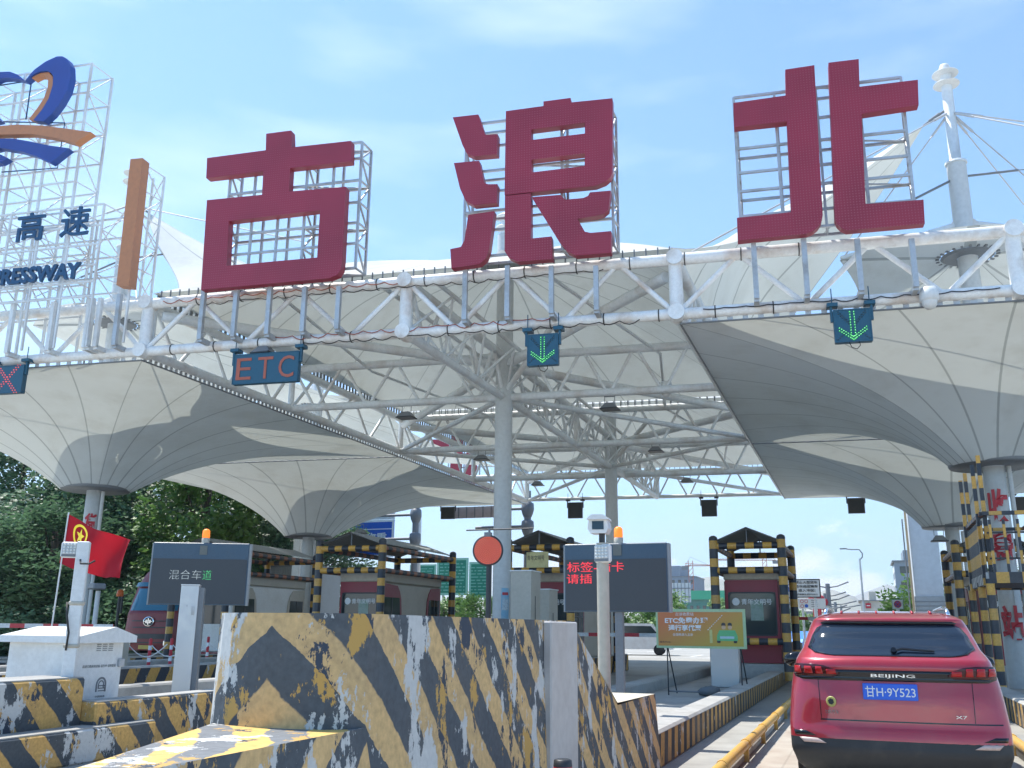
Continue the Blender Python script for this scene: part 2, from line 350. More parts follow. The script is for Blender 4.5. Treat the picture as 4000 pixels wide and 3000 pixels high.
# ---------------------------------------------------------------- canopy steelwork
ZB, ZT = 8.34, 9.65
AS = (-30.7, -24.05, -17.05, -9.87, -3.4, 3.58, 10.4)
BS = (20.2, 27.0, 34.9, 42.6, 50.5)
def truss(label, P, Q, nodes, seg, rc=.13, web=.055, mats=M_STEEL, zb=ZB, zt=ZT, flip=0, endcap=False, group='canopy trusses', post=.155):
    """P,Q world xy ends; nodes = list of points with posts; seg = diagonals per bay"""
    t = thing('roof_truss', (P.x, P.y, zb), label, 'truss', group)
    for z, rr in ((zb, rc), (zt, rc*1.08)):
        MB().tube((P.x, P.y, z), (Q.x, Q.y, z), rr, n=14).build('chord', mats, t)
    for p in nodes:
        mb = MB().tube((p.x, p.y, zb), (p.x, p.y, zt), post, n=14)
        if endcap:
            for z in (zb, zt): mb.tube(p+TN*(rc+.09)+ZH*z, p-TN*(rc+.05)+ZH*z, .185, n=18)
        mb.build('post', mats, t)
    for k in range(len(nodes)-1):
        a, b = nodes[k], nodes[k+1]; up = ((k+flip) % 2 == 0); h0 = .09
        for i in range(seg):
            u0, u1 = i/seg, (i+1)/seg; hi0 = (i % 2 == 0) == up
            # every bay starts high and ends low, mirrored in the next bay
            p = a.lerp(b, u0+.015); q = a.lerp(b, u1-.015)
            MB().tube((p.x, p.y, (zt-h0) if hi0 else (zb+h0)), (q.x, q.y, (zb+h0) if hi0 else (zt-h0)), web, n=10).build('brace', mats, t)
    return t
def S0(a, b): return S(a, b, 0)
truss('rust-stained white front gantry truss carrying the big red characters', S0(-34, BS[0]), S0(14, BS[0]), [S0(a, BS[0]) for a in AS], 5, rc=.13, web=.065, endcap=True, flip=1, mats=M_STEELF)
for i, w in ((1, 'second cross truss back, meeting the nearer round column'), (2, 'middle cross truss halfway under the canopy'), (3, 'fourth cross truss back, meeting the farther round column')):
    truss(w, S0(AS[2], BS[i]), S0(AS[4], BS[i]), [S0(AS[2]+.001, BS[i]), S0(AS[3], BS[i]), S0(AS[4], BS[i])], 8, rc=.12, web=.05, post=.085)
truss('rearmost gantry truss with black signal backs hanging below it', S0(-34, BS[4]), S0(14, BS[4]), [S0(a, BS[4]) for a in AS], 8, rc=.10, web=.045, zb=ZB+.05, zt=ZT+.1, post=.1)
truss('long truss along the left edge of the open bay', S0(AS[2], BS[0]+.2), S0(AS[2], BS[4]-.2), [S0(AS[2], b+(.2 if i == 0 else -.2 if i == 4 else 0)) for i, b in enumerate(BS)], 6, rc=.13, web=.055, post=.1)
truss('long truss along the right edge of the open bay', S0(AS[4], BS[0]+.2), S0(AS[4], BS[4]-.2), [S0(AS[4], b+(.2 if i == 0 else -.2 if i == 4 else 0)) for i, b in enumerate(BS)], 6, rc=.13, web=.055, post=.1)
truss('long truss running between the two middle round columns', S0(AS[3], BS[0]+.2), S0(AS[3], BS[4]-.2), [S0(AS[3], b+(.2 if i == 0 else -.2 if i == 4 else 0)) for i, b in enumerate(BS)], 7, rc=.12, web=.055, post=.09)
# loose wiring clipped along the front gantry
t = thing('loose_wiring', S(-10, BS[0]-.2, ZB), 'loose red-brown and black wires drooping along the front gantry', 'wire')
for k, (a0, a1, z, dz, col_) in enumerate(((-16.5, -9.9, ZT-.02, .10, 0), (-13.2, -6.2, ZB+.08, .12, 0), (-15.5, -5.0, ZT-.16, .08, 1), (-12.4, -4.2, ZB-.12, .10, 1), (-2.8, 3.2, ZB+.02, .06, 1))):
    rnd = random.Random(k); pts = []; n = int((a1-a0)/.45)
    for i in range(n*4+1):
        if i % 4 == 0: amp = rnd.uniform(.15, 1.1)
        f = i/4-int(i/4) if i % 4 else 0; pts.append(S(a0+(a1-a0)*i/(n*4), BS[0]-.17, z-dz*sin(pi*f)*amp))
    MB().path(pts, .013, 5).build('wire', M_WIRE if col_ == 0 else M_BLKCAB, t)
for k in range(26):
    a = -16.2+k*.62; z = (ZB, ZT)[k % 2]; MB().lathe([(.142 if z == ZB else .152, -.012), (.146 if z == ZB else .156, 0), (.142 if z == ZB else .152, .012)], S(a, BS[0], z), 14, T).build('cable_tie', M_BLKCAB, t)
# columns with masts
def column(a, b, label, top, kind, zr):
    p = S0(a, b); t = thing('canopy_column', p, label, 'column', 'round canopy columns')
    MB().lathe([(.30, 0), (.30, .15), (.268, .16), (.265, min(top, 14.6))], p, 24).build('shaft', M_COLM, t)
    if kind == 'outer':
        MB().lathe([(.30, 14.6), (.30, 14.66), (.16, 14.7), (.15, 17.25)], p, 20).build('mast', M_STEEL, t)
        for z in (17.2, 17.55): MB().lathe([(.15, z-.05), (.36, z-.015), (.37, z+.0), (.36, z+.015), (.15, z+.04)], p, 24).build('mast_disc', M_WHITE, t)
        MB().lathe([(.16, 17.25), (.16, 17.75), (.12, 17.86), (.04, 17.9)], p, 20).build('mast_cap', M_WHITE, t)
        # ladder rungs and drain pipe
        mb = MB().tube(p+V((.36, -.02, 0)), p+V((.36, -.02, zr)), .06, n=10)
        mb.build('drain_pipe', M_COLM, t)
        for sgn in (-1, 1):
            q = p+V((sgn*.2, 0, 12.7)); e = S(a+sgn*3.35, b, 11.95)
            MB().tube(q, e, .11, n=12).tube(q+V((0, -.1, 0)), q+V((0, .1, 0)), .14, n=12).build('strut', M_STEEL, t)
    else:
        MB().lathe([(.2, 13.7), (.17, 14.45), (.05, 14.5)], p, 20).build('mast', M_STEEL, t)
        for z in (13.95, 14.32): MB().lathe([(.17, z-.08), (.33, z-.02), (.33, z+.02), (.1, z+.05)], p, 24).build('mast_disc', M_WHITE, t)
    return t
cols = [column(AS[5], 27, 'round column at far right with red vertical characters and tall mast above', 20, 'outer', 5.8),
        column(AS[1], 27, 'round column at far left behind the red flag, with tall mast above', 20, 'outer', 5.8),
        column(AS[3], 27, 'nearer of the two middle round columns, papered with a blue poster', 13.7, 'mid', 9),
        column(AS[3], 40.3, 'farther of the two middle round columns, behind the right message board', 13.7, 'mid', 9),
        column(AS[5], 40.3, 'round column beside the pale tower, under the farther right funnel', 20, 'outer', 5.35),
        column(AS[1], 40.3, 'round column behind the left booth, under the farther left funnel', 20, 'outer', 5.35)]
# X braces from the middle columns to the corners of their bay, tree struts
for (b, b0, b1, nm) in ((27, BS[0], BS[2], 'nearer'), (40.3, BS[2], BS[4], 'farther')):
    p = S0(AS[3], b); c = cols[2] if b == 27 else cols[3]
    for aa in (AS[2], AS[4]):
        for bb in (b0, b1):
            e = S0(aa, bb); d = (e-p).normalized()
            MB().tube(p+d*.5+ZH*9.35, e-d*.35+ZH*9.35, .14, n=12).tube(p+d*.28+ZH*9.35, p+d*.5+ZH*9.35, .06, n=8).build('corner_brace', M_STEEL, c)
    for aa in (AS[2], AS[4]):
        for bb in ((b1,) if b == 27 else (b0, b1)):
            e = S0(aa, bb); d = (e-p).normalized(); MB().tube(p+d*.25+ZH*8.34, e-d*.2+ZH*8.34, .085, n=12).build('lower_brace', M_STEEL, c)
    for bq in (BS[0], BS[1], BS[2], BS[3]):
        if (b == 27) != (bq < 30): continue
        for s2 in (-1, 1):
            for k in range(3):
                y0_ = bq+(k+.0)*2.3; MB().tube(S(AS[3], y0_, 8.36), S(AS[3]+s2*.7, y0_+1.15, 9.62), .035, n=8).tube(S(AS[3]+s2*.7, y0_+1.15, 9.62), S(AS[3], y0_+2.3, 8.36), .035, n=8).build('web_brace', M_STEEL, c)
    for s2 in (-1, 1): MB().tube(S(AS[3]+s2*.7, b0+.1, 9.64), S(AS[3]+s2*.7, b1-.1, 9.64), .06, n=10).build('top_purlin', M_STEEL, c)
    for s2 in (-1, 1):
        for f in (.5,): MB().tube(S(AS[3]+s2*6.9*f, b0+.1, 9.6), S(AS[3]+s2*6.9*(f+.18), (b0+b1)/2, 9.6), .045, n=8).tube(S(AS[3]+s2*6.9*(f+.18), (b0+b1)/2, 9.6), S(AS[3]+s2*6.9*f, b1-.1, 9.6), .045, n=8).build('roof_tie', M_STEEL, c)
    for sg in (-1, 1):
        for zz in ((9.0,) if sg > 0 else (8.6,)):
            MB().tube(S(AS[3], b, zz-.55), S(AS[3]+sg*2.0, b+ (1.6 if zz < 9 else -1.6), zz+1.0), .09, n=10).build('tree_strut', M_STEEL, c)
# ---------------------------------------------------------------- membranes
def rect_loop(c, a0, a1, b0, b1, n=24):
    L = []
    for (p, q) in (((a0, b0), (a1, b0)), ((a1, b0), (a1, b1)), ((a1, b1), (a0, b1)), ((a0, b1), (a0, b0))):
        for i in range(n): L.append((p[0]+(q[0]-p[0])*i/n, p[1]+(q[1]-p[1])*i/n))
    L.append(L[0]); return L
def membrane(name, label, ca, cb, loop, rr, zr, zedge, k, parent=None, cat='canopy', group='membrane canopies', per=4, rings=22):
    p0 = S(ca, cb, zr); rows = []; uv = []
    for j in range(rings+1):
        t = (j/rings)**(1.5 if k > 0 else .8); row = []
        for i, (a, b) in enumerate(loop):
            th = atan2(b-cb, a-ca); g = (1-exp(-k*t))/(1-exp(-k)) if k > 0 else t**(1.25+2.4*cos(th)**6)
            R = sqrt((a-ca)**2+(b-cb)**2); rho = rr+(R-rr)*t
            ze = zedge(a, b) if callable(zedge) else zedge
            row.append(S(ca+rho*cos(th), cb+rho*sin(th), zr+(ze-zr)*g)); uv.append((i/per, max(rho, rr)))
        rows.append(row)
    t = thing(name, p0, label, cat, group)
    MB().grid(rows, uv).build('fabric', M_FAB, t)
    return t
def ring(t, ca, cb, rr, z, h=.14):
    p = S(ca, cb, z); n = 48
    MB().add([p+V((cos(2*pi*i/n)*q, sin(2*pi*i/n)*q, zz)) for q, zz in ((.27, -.02), (rr+.02, -.02), (rr+.05, .03), (rr+.03, h)) for i in range(n)],
             [(j*n+i, j*n+(i+1) % n, (j+1)*n+(i+1) % n, (j+1)*n+i) for j in range(3) for i in range(n)], True).build('base_ring', M_GREY, t)
fun = []
for (ai, b, b0, b1, zr, lab) in ((5, 27, BS[0]+.05, BS[2]-.04, 5.78, 'nearer right'), (5, 40.3, BS[2]+.04, BS[4], 5.5, 'farther right'), (1, 27, BS[0]+.05, BS[2]-.04, 5.85, 'nearer left'), (1, 40.3, BS[2]+.04, BS[4], 5.5, 'farther left')):
    a0, a1 = AS[ai-1]+.06, AS[ai+1]-.06
    m = membrane('funnel_canopy', 'pale fabric funnel canopy, %s one, narrowing down onto its round column' % lab, AS[ai], b, rect_loop(0, a0, a1, b0, b1), 1.05, zr, ZB-.21, 2.6)
    ring(m, AS[ai], b, 1.05, zr)
    # lacing between the fabric edge and the chord
    mb = MB()
    edge = a1 if ai == 1 else a0
    y = b0+.1
    while y < b1: mb.box((-.012, -.05, -.05), (.012, .05, .05), o=S(edge, y, ZB-.17)); y += .2
    x = a0+.1
    while x < a1: mb.box((-.06, -.012, -.05), (.06, .012, .05), o=S(x, b0-.02, ZB-.17)); x += .33
    mb.build('lacing', M_GALV, m)['kind'] = 'stuff'
    MB().tube(S(edge, b0, ZB-.22), S(edge, b1, ZB-.22), .022).build('edge_pipe', M_GREY, m); MB().tube(S(a0, b0-.02, ZB-.22), S(a1, b0-.02, ZB-.22), .022).build('edge_pipe', M_GREY, m)
for (b, b0, b1, lab) in ((27, BS[0]+.05, BS[2]-.1, 'nearer'), (40.3, BS[2]+.1, BS[4], 'farther')):
    def ze(a, bb, b0=b0, b1=b1):
        s = (bb-b0)/(b1-b0); q = 0
        if abs(a-AS[2]) < .2 or abs(a-AS[4]) < .2: q = .0*sin(pi*s)
        return 9.95+q
    m = membrane('tent_canopy', 'pale fabric tent canopy over the open bay, %s one, rising to its column' % lab, AS[3], b, rect_loop(0, AS[2]+.05, AS[4]-.05, b0, b1), .75, 12.55, ze, -1)
    p = S(AS[3], b, 12.55); MB().lathe([(.27, .55), (.5, .3), (.78, .0), (.80, -.06)], p, 32).build('peak_cone', M_FAB, m)
    mb = MB()
    for sa in (AS[2]+.06, AS[4]-.06):
        y = b0+.2
        while y < b1: mb.box((-.012, -.05, -.1), (.012, .05, .1), o=S(sa, y, 9.86)); y += .22
    x = AS[2]+.3
    while x < AS[4]: mb.box((-.015, -.012, -.12), (.015, .012, .13), o=S(x, b0, 9.87)); mb.box((-.015, -.012, -.12), (.015, .012, .13), o=S(x, b1, 9.87)); x += .27
    mb.build('lacing', M_GREY, m)['kind'] = 'stuff'
# sails from the outer masts to the corners of the open bay
def sail(label, apex, A, B, pinch=.26, sag=-3.0):
    rows = []; uv = []; n = 28; mdir = 0
    for j in range(n+1):
        t = j/n; row = []
        for i in range(21):
            s = i/20; s2 = .5+(s-.5)*(1-pinch*sin(pi*min(t*1.05, 1))**.8)
            base = A.lerp(B, s2); p = base.lerp(apex, t); p = p-ZH*sag*sin(pi*s)*(1-exp(-t*9))*(1-t)-ZH*.35*sin(pi*t)
            if t > .9: p = p.lerp(apex, 0)
            row.append(p); uv.append((s*5, 3.8))
        rows.append(row)
    # blunt tip
    t = thing('sail_canopy', A, label, 'canopy', 'mast sails')
    MB().grid(rows, uv).build('fabric', M_FAB, t)
    return t
for (ai, sg, b, b0, b1, lab) in ((5, 1, 27, BS[0], BS[2], 'front right'), (1, -1, 27, BS[0], BS[2], 'front left'), (5, 1, 40.3, BS[2], BS[4], 'rear right'), (1, -1, 40.3, BS[2], BS[4], 'rear left')):
    ae = AS[4] if sg > 0 else AS[2]
    apex = S(AS[ai]-sg*.75, b, 15.95); A = S(ae-sg*.10, b0+.1, 10.0); B = S(ae-sg*.10, b1-.1, 10.0)
    t = sail('white fabric sail swooping up to the %s mast' % lab, apex, A, B)
    top = S(AS[ai]-sg*.15, b, 16.35)
    mb = MB().tube(apex, top, .035).tube(apex.lerp(top, .3), apex.lerp(top, .8), .06)
    mb.build('tip_shackle', M_GREY, t)
def cables(ai, b, b0, b1, lab):
    m = S(AS[ai], b, 16.3); t = thing('mast_cables', S(AS[ai], b, 13), 'thin white stay cables spreading from the %s mast' % lab, 'cable', 'mast stay cables')
    for e in (S(AS[ai]-6.6, b0, 9.8), S(AS[ai]+6.6, b0, 9.8), S(AS[ai]-3.3, b, 12.0), S(AS[ai]+3.3, b, 12.0), S(AS[ai]+6.6, b1, 9.8), S(AS[ai]+7, b, 14.2)):
        d = (e-m).normalized(); MB().tube(m+d*.2, e, .022, n=6).tube(m+d*.2, m+d*.9, .04, n=6).build('cable', M_CABLE, t)
    m = S(AS[ai], b, 14.2)
    for e in (S(AS[ai]-2.6, b-1, 12.6), S(AS[ai]+5, b, 14.3)):
        d = (e-m).normalized(); MB().tube(m+d*.28, m+d*1.6, .035, n=6).tube(m+d*1.6, e, .014, n=6).build('cable', M_GREY, t)
for ai, b, b0, b1, lab in ((5, 27, BS[0], BS[2], 'front right'), (1, 27, BS[0], BS[2], 'front left'), (5, 40.3, BS[2], BS[4], 'rear right'), (1, 40.3, BS[2], BS[4], 'rear left')): cables(ai, b, b0, b1, lab)
# small star canopies round the outer masts
def star(ai, b, b1, lab):
    a = AS[ai]; cs = [(a-3.4, b-.1, 11.9), (a+3.4, b-.1, 11.9), (a+5.2, b1, 10.3), (a-5.2, b1, 10.3)]; pull = [.62, .30, .35, .30]; loop = []; zz = {}
    for k in range(4):
        p, q = cs[k], cs[(k+1) % 4]
        for i in range(24):
            s = i/24; x = p[0]+(q[0]-p[0])*s; y = p[1]+(q[1]-p[1])*s; z = p[2]+(q[2]-p[2])*s
            mxx, my = (p[0]+q[0])/2, (p[1]+q[1])/2; cx, cy = a, b+(2.2 if k else 0)
            w = sin(pi*s)*pull[k]
            if k == 0: y -= 1.75*sin(pi*s)
            else: x += (cx-mxx)*w; y += (cy-my)*w
            loop.append((x, y)); zz[(round(x, 4), round(y, 4))] = z
    loop.append(loop[0])
    m = membrane('star_canopy', 'small pale star-shaped fabric canopy around the %s mast' % lab, a, b, loop, .72, 11.75, lambda x, y: zz[(round(x, 4), round(y, 4))], 1.2, group='star canopies around masts', per=12)
    p = S(a, b, 11.75); mb = MB(); n = 24
    mb.add([p+V((cos(2*pi*i/96)*q, sin(2*pi*i/96)*q, z)) for q, z in ((.27, -.05), (.62, -.05), (.70+.0, 0)) for i in range(96)], [(j*96+i, j*96+(i+1) % 96, (j+1)*96+(i+1) % 96, (j+1)*96+i) for j in range(2) for i in range(96)])
    for i in range(n):
        c, s_ = cos(2*pi*i/n), sin(2*pi*i/n); mb.box((-.05, -.03, -.03), (.05, .03, .03), o=p+V((c*.78, s_*.78, 0)), X=V((c, s_, 0)), Y=V((-s_, c, 0)))
    mb.build('clamp_ring', M_GREY, m)
for ai, b, b1, lab in ((5, 27, 35, 'front right'), (1, 27, 35, 'front left'), (5, 40.3, 50.5, 'rear right'), (1, 40.3, 50.5, 'rear left')): star(ai, b, b1, lab)
# ---------------------------------------------------------------- big roof signs
BF = 19.45
def R1(x, y): return (x*.6329, 150+y*.6329)
def R2(x, y): return (1300+x*.6329, 300+y*.6329)
def R3(x, y): return (2600+x*.6329, 150+y*.6329)
def plate(mb, pts, R, b=BF, th=.22, holes=()): return mb.prism([atb(*R(x, y), b) for x, y in pts], -TN*th, [[atb(*R(x, y), b) for x, y in h] for h in holes])
def led_face(name, base):
    m, n, l, p = new_mat(name); t = n.new('ShaderNodeTexCoord'); s_ = n.new('ShaderNodeSeparateXYZ'); l.new(t.outputs['Object'], s_.inputs[0])
    def c(o): return mth(n, l, 'POWER', mth(n, l, 'SUBTRACT', mth(n, l, 'FRACT', mth(n, l, 'MULTIPLY', mth(n, l, 'ADD', o, 50), 1/.062)), .5), 2)
    d = mth(n, l, 'LESS_THAN', mth(n, l, 'ADD', c(s_.outputs[0]), c(s_.outputs[2])), .035)
    b = rgbmix(n, l, ramp(n, l, noise(n, l, .7, 5), .35, .7, 0, .5), base, tuple(q*.6 for q in base))
    g = n.new('ShaderNodeNewGeometry'); nd = n.new('ShaderNodeVectorMath'); nd.operation = 'DOT_PRODUCT'; l.new(g.outputs['Normal'], nd.inputs[0]); nd.inputs[1].default_value = TN
    d = mth(n, l, 'MULTIPLY', d, mth(n, l, 'GREATER_THAN', nd.outputs['Value'], .9))
    l.new(rgbmix(n, l, mth(n, l, 'MULTIPLY', d, .5), b, (.42, .15, .18)), p.inputs['Base Color']); p.inputs['Roughness'].default_value = .45
    return m
M_LRED = led_face('sign_red_with_led_dots', (.31, .022, .05)); M_LBLUE = led_face('sign_blue_with_led_dots', (.01, .065, .32))
GU_O = [(1278,738),(1640,690),(1643,588),(1797,568),(1800,672),(2167,632),(2165,760),(1790,800),(1783,945),(2135,915),(2112,1360),(2104,1425),(2080,1460),(2030,1480),(1240,1552),(1277,998),(1617,965),(1625,820),(1272,862)]
GU_H = [(1412,1128),(1975,1060),(1957,1352),(1397,1403)]
LANG = [[(740,250),(898,232),(940,358),(1017,353),(1014,478),(870,490),(825,470),(800,420)], [(747,532),(903,518),(935,655),(960,663),(1016,662),(1012,778),(870,792),(820,765),(785,690)],
        [(836,852),(997,828),(965,1060),(945,1120),(905,1155),(732,1182),(725,1063),(790,1050),(812,1010)],
        [(1062,735),(1222,718),(1222,998),(1350,985),(1355,1125),(1140,1140),(1085,1115),(1060,1075)],
        [(1228,742),(1405,728),(1435,758),(1545,748),(1575,735),(1587,713),(1715,702),(1700,820),(1670,845),(1625,858),(1510,876),(1555,955),(1590,963),(1718,952),(1718,1085),(1500,1103),(1450,1080),(1400,1020)]]
LANG_M = [(1068,212),(1300,180),(1300,152),(1467,130),(1470,158),(1725,132),(1725,590),(1712,620),(1680,648),(1620,672),(1222,712),(1060,730)]
LANG_H = [[(1225,325),(1556,282),(1556,350),(1225,390)], [(1225,512),(1556,472),(1554,550),(1228,590)]]
BEI_L = [(738,192),(918,165),(970,1090),(962,1130),(940,1165),(910,1190),(870,1205),(445,1248),(440,1107),(775,1072),(748,512),(423,548),(418,398),(742,352)]
BEI_R = [(1005,150),(1192,127),(1197,298),(1557,255),(1562,410),(1210,465),(1235,1022),(1592,995),(1600,1142),(1120,1185),(1085,1170),(1060,1145),(1045,1110)]
def lattice(t, a0, a1, z0, z1, nv, hz, b0=BF+.3, b1=BF+.78, r=.028, back=True, name='scaffold'):
    """sign scaffold: two planes of square tube joined by braces"""
    for b in ((b0, b1) if back else (b0,)):
        mb = MB()
        for i in range(nv): a = a0+(a1-a0)*i/(nv-1); mb.box((-r, -r, z0), (r, r, z1), o=S(a, b, 0))
        for z in (hz if b == b0 else hz[::2]): mb.box((-(a1-a0)/2, -r, -r), ((a1-a0)/2, r, r), o=S((a0+a1)/2, b, z), X=T, Y=-TN)
        mb.build(name, M_GALV, t)
    if back:
        for i in (0, nv//2, nv-1):
            a = a0+(a1-a0)*i/(nv-1); mb = MB()
            for k in range(len(hz)-1):
                mb.tube(S(a, b0, hz[k]), S(a, b1, hz[k]), r, n=4).tube(S(a, b0 if k % 2 else b1, hz[k]), S(a, b1 if k % 2 else b0, hz[k+1]), r, n=4)
            mb.tube(S(a, b0, hz[-1]), S(a, b1, hz[-1]), r, n=4); mb.build('cross_brace', M_GALV, t)
        for z in hz[::2]: MB().tube(S((a0+a1)/2, b0, z), S(a1, b1, z), r*.8, n=4).build('diagonal_tie', M_GALV, t)
def hang_posts(t, us, vtop, zlow=ZB+.05, w=.055, mat=None):
    for u in us:
        p = atb(u, vtop, BF+.25)
        MB().box((-w, -w, zlow), (w, w, p.z), o=V((p.x, p.y, 0)), X=T, Y=-TN).box((-w, 0, zlow-.06), (w, .62, zlow+.06), o=V((p.x, p.y, 0)), X=T, Y=-TN).build('hanger_post', mat or M_GALV, t)
def sign(name, label, solids, holed, rng, zs, nv, us, vt):
    p = atb(*rng[0], BF); q = atb(*rng[1], BF); z0 = min(p.z, q.z)
    t = thing(name, (p.x, p.y, z0), label, 'sign', 'red rooftop characters')
    for (R, pts) in solids: plate(MB(), pts, R).build('stroke_panel', M_LRED, t)
    for (R, pts, hs) in holed: plate(MB(), pts, R, holes=hs).build('stroke_panel', M_LRED, t)
    a0 = p.x/T.x; a1 = q.x/T.x
    lattice(t, a0, a1, zs[0], zs[-1], nv, zs); hang_posts(t, us, vt)
    return t
sign('roof_character_sign', 'red rooftop character 古, leftmost and lowest-looking of the three', [], [(R1, GU_O, [GU_H])], (R1(1315, 1500), R1(2150, 1480)), (9.95, 10.6, 11.15, 11.7, 12.3, 12.9, 13.35), 6, (800, 927, 1057, 1193, 1326), 1120)
sign('roof_character_sign', 'red rooftop character 浪, the middle of the three, with three drops at its left', [(R2, q) for q in LANG], [(R2, LANG_M, LANG_H)], (R2(775, 1170), R2(1715, 1080)), (9.95, 10.6, 11.1, 11.6, 12.15, 12.8, 13.45), 4, (1819, 1983, 2154, 2328), 1040)
sign('roof_character_sign', 'red rooftop character 北, rightmost of the three, made of two halves', [(R3, BEI_L), (R3, BEI_R)], [], (R3(460, 1230), R3(1560, 1160)), (9.95, 10.35, 10.95, 11.4, 12.0, 12.55, 13.3), 5, (2942, 3138, 3347, 3559), 935)
# back of the character on the rear gantry
c0 = atb(1805, 1812, 51.2); a_ = c0.x/T.x
t = thing('roof_character_sign', S(a_, 51.2, 9.9), 'red character facing away on the rear gantry, glimpsed through the steelwork', 'sign')
for pts in (BEI_L, BEI_R):
    MB().prism([c0+T*(-(x-1010)/1000*3.4)+ZH*(-(y-700)/1000*3.4) for x, y in pts], -TN*.2).build('stroke_panel', M_LRED, t)
lattice(t, a_-1.9, a_+1.9, 9.7, 12.2, 5, (9.7, 10.5, 11.3, 12.2), b0=51.5, b1=51.9, back=False)
# expressway emblem and lettering at the left
t = thing('emblem_sign', atb(60, 520, BF), 'tall white scaffold with blue heart emblem and orange swoosh at far left', 'sign')
LOBE = [(155,262),(185,222),(215,190),(280,143),(350,111),(385,110),(415,127),(433,165),(435,240),(415,320),(370,400),(320,465),(268,512),(205,505),(258,440),(300,370),(325,290),(328,235),(315,212),(290,200),(240,205),(200,225)]
plate(MB(), LOBE, R1).build('heart_lobe', M_LBLUE, t)
plate(MB(), [(155,262),(110,224),(60,205),(0,207),(-80,235),(-150,300),(-160,370),(-110,450),(-50,515),(0,505),(-60,440),(-100,370),(-95,310),(-50,268),(0,246),(50,242),(110,248)], R1).build('heart_lobe', M_LBLUE, t)
plate(MB(), [(195,240),(250,213),(300,208),(325,235),(328,290),(300,375),(255,445),(208,507),(178,498),(230,430),(270,370),(293,310),(297,260),(275,230),(240,228),(200,248)], R1, b=BF+.06).build('orange_lining', M_ORNG, t)
plate(MB(), [(-220,590),(-100,555),(0,540),(100,532),(250,537),(400,555),(562,578),(460,648),(350,615),(200,590),(0,593),(-200,640)], R1).build('orange_swoosh', M_ORNG, t)
plate(MB(), [(-200,660),(-100,630),(0,618),(80,618),(180,635),(300,660),(425,678),(310,768),(220,725),(120,695),(0,675),(-180,720)], R1).build('blue_swoosh', M_LBLUE, t)
plate(MB(), [(-120,700),(0,715),(48,738),(0,765),(-100,780)], R1).build('blue_swoosh', M_LBLUE, t)
p = atb(*R1(560, 150), BF+.3); a1 = p.x/T.x
for k, b in enumerate((BF+.35, BF+1.15)):
    for i in range(4):
        a = a1-i*1.12
        MB().box((-.03, -.03, ZB+.05), (.03, .03, p.z+.02), o=S(a, b, 0)).build('scaffold_upright', M_STEEL, t)
    mb = MB()
    for j in range(9): mb.box((-2.2, -.022, -.022), (2.2, .022, .022), o=S(a1-2.2, b, 9.6+(p.z-9.6)*j/8), X=T, Y=-TN)
    mb.build('scaffold_rail', M_STEEL, t)
for i in range(4):
    mb = MB()
    for j in range(8):
        z0, z1 = 9.6+(p.z-9.6)*j/8, 9.6+(p.z-9.6)*(j+1)/8; ba, bb = (BF+.35, BF+1.15) if j % 2 else (BF+1.15, BF+.35)
        mb.tube(S(a1-i*1.12, ba, z0), S(a1-i*1.12, bb, z1), .02, n=6).tube(S(a1-i*1.12, BF+.35, z1), S(a1-i*1.12, BF+1.15, z1), .018, n=6)
    mb.build('scaffold_brace', M_STEEL, t)
MB().path([atb(*R1(x, y), BF+.2) for x, y in ((160, 500), (195, 260), (0, 290))], .02, 4).path([atb(*R1(x, y), BF+.2) for x, y in ((0, 515), (400, 522), (355, 800), (10, 825))], .02, 4).build('emblem_frame', M_NAVY, t)
hang_posts(t, (57, 213), 1180, mat=M_STEEL)
# text scaffold
p = atb(*R1(330, 1150), BF); t = thing('highway_name_sign', (p.x, p.y, 10), 'dark blue 高速 and EXPRESSWAY lettering on low white scaffold left of orange bar', 'sign')
for ch, (x0, y0, x1, y1) in (('高', (108, 1078, 280, 1255)), ('速', (380, 1042, 562, 1225))):
    c = atb(*R1((x0+x1)/2, (y0+y1)/2), BF); w = (atb(*R1(x1, (y0+y1)/2), BF)-atb(*R1(x0, (y0+y1)/2), BF)).length; h = (atb(*R1((x0+x1)/2, y0), BF)-atb(*R1((x0+x1)/2, y1), BF)).length
    text(ch, t, M_NAVY, c, w*.95, h*.96, T, ZH, .06, .012, 'character', nrm=TN)
cL = atb(*R1(-160, 1480), BF); cR = atb(*R1(500, 1452), BF); h = .46
text('EXPRESSWAY', t, M_NAVY, (cL+cR)/2, (cR-cL).length, h, T, ZH, .08, .035, 'letters', nrm=TN)
pz = atb(*R1(680, 1040), BF+.3); a1 = pz.x/T.x
for b in (BF+.1, BF+1.0):
    mb = MB()
    for i in range(6): mb.box((-.026, -.026, ZB+.05 if b < BF+.5 else 9.7), (.026, .026, pz.z), o=S(a1-i*.98, b, 0))
    for z in (9.75, 10.15, 10.62, 11.2, 11.75, pz.z): mb.box((-2.6, -.022, -.022), (2.6, .022, .022), o=S(a1-2.6, b, z), X=T, Y=-TN)
    mb.build('scaffold', M_STEEL, t)
for i in range(6):
    zz = (9.75, 10.35, 11.0, 11.6, pz.z); mb = MB()
    for j in range(4): mb.tube(S(a1-i*.98, BF+(.1 if j % 2 else 1.0), zz[j]), S(a1-i*.98, BF+(1.0 if j % 2 else .1), zz[j+1]), .018, n=6).tube(S(a1-i*.98, BF+.1, zz[j+1]), S(a1-i*.98, BF+1.0, zz[j+1]), .018, n=6)
    mb.build('scaffold_brace', M_STEEL, t)
hang_posts(t, (355, 362+3, 395), 1165, mat=M_STEEL)
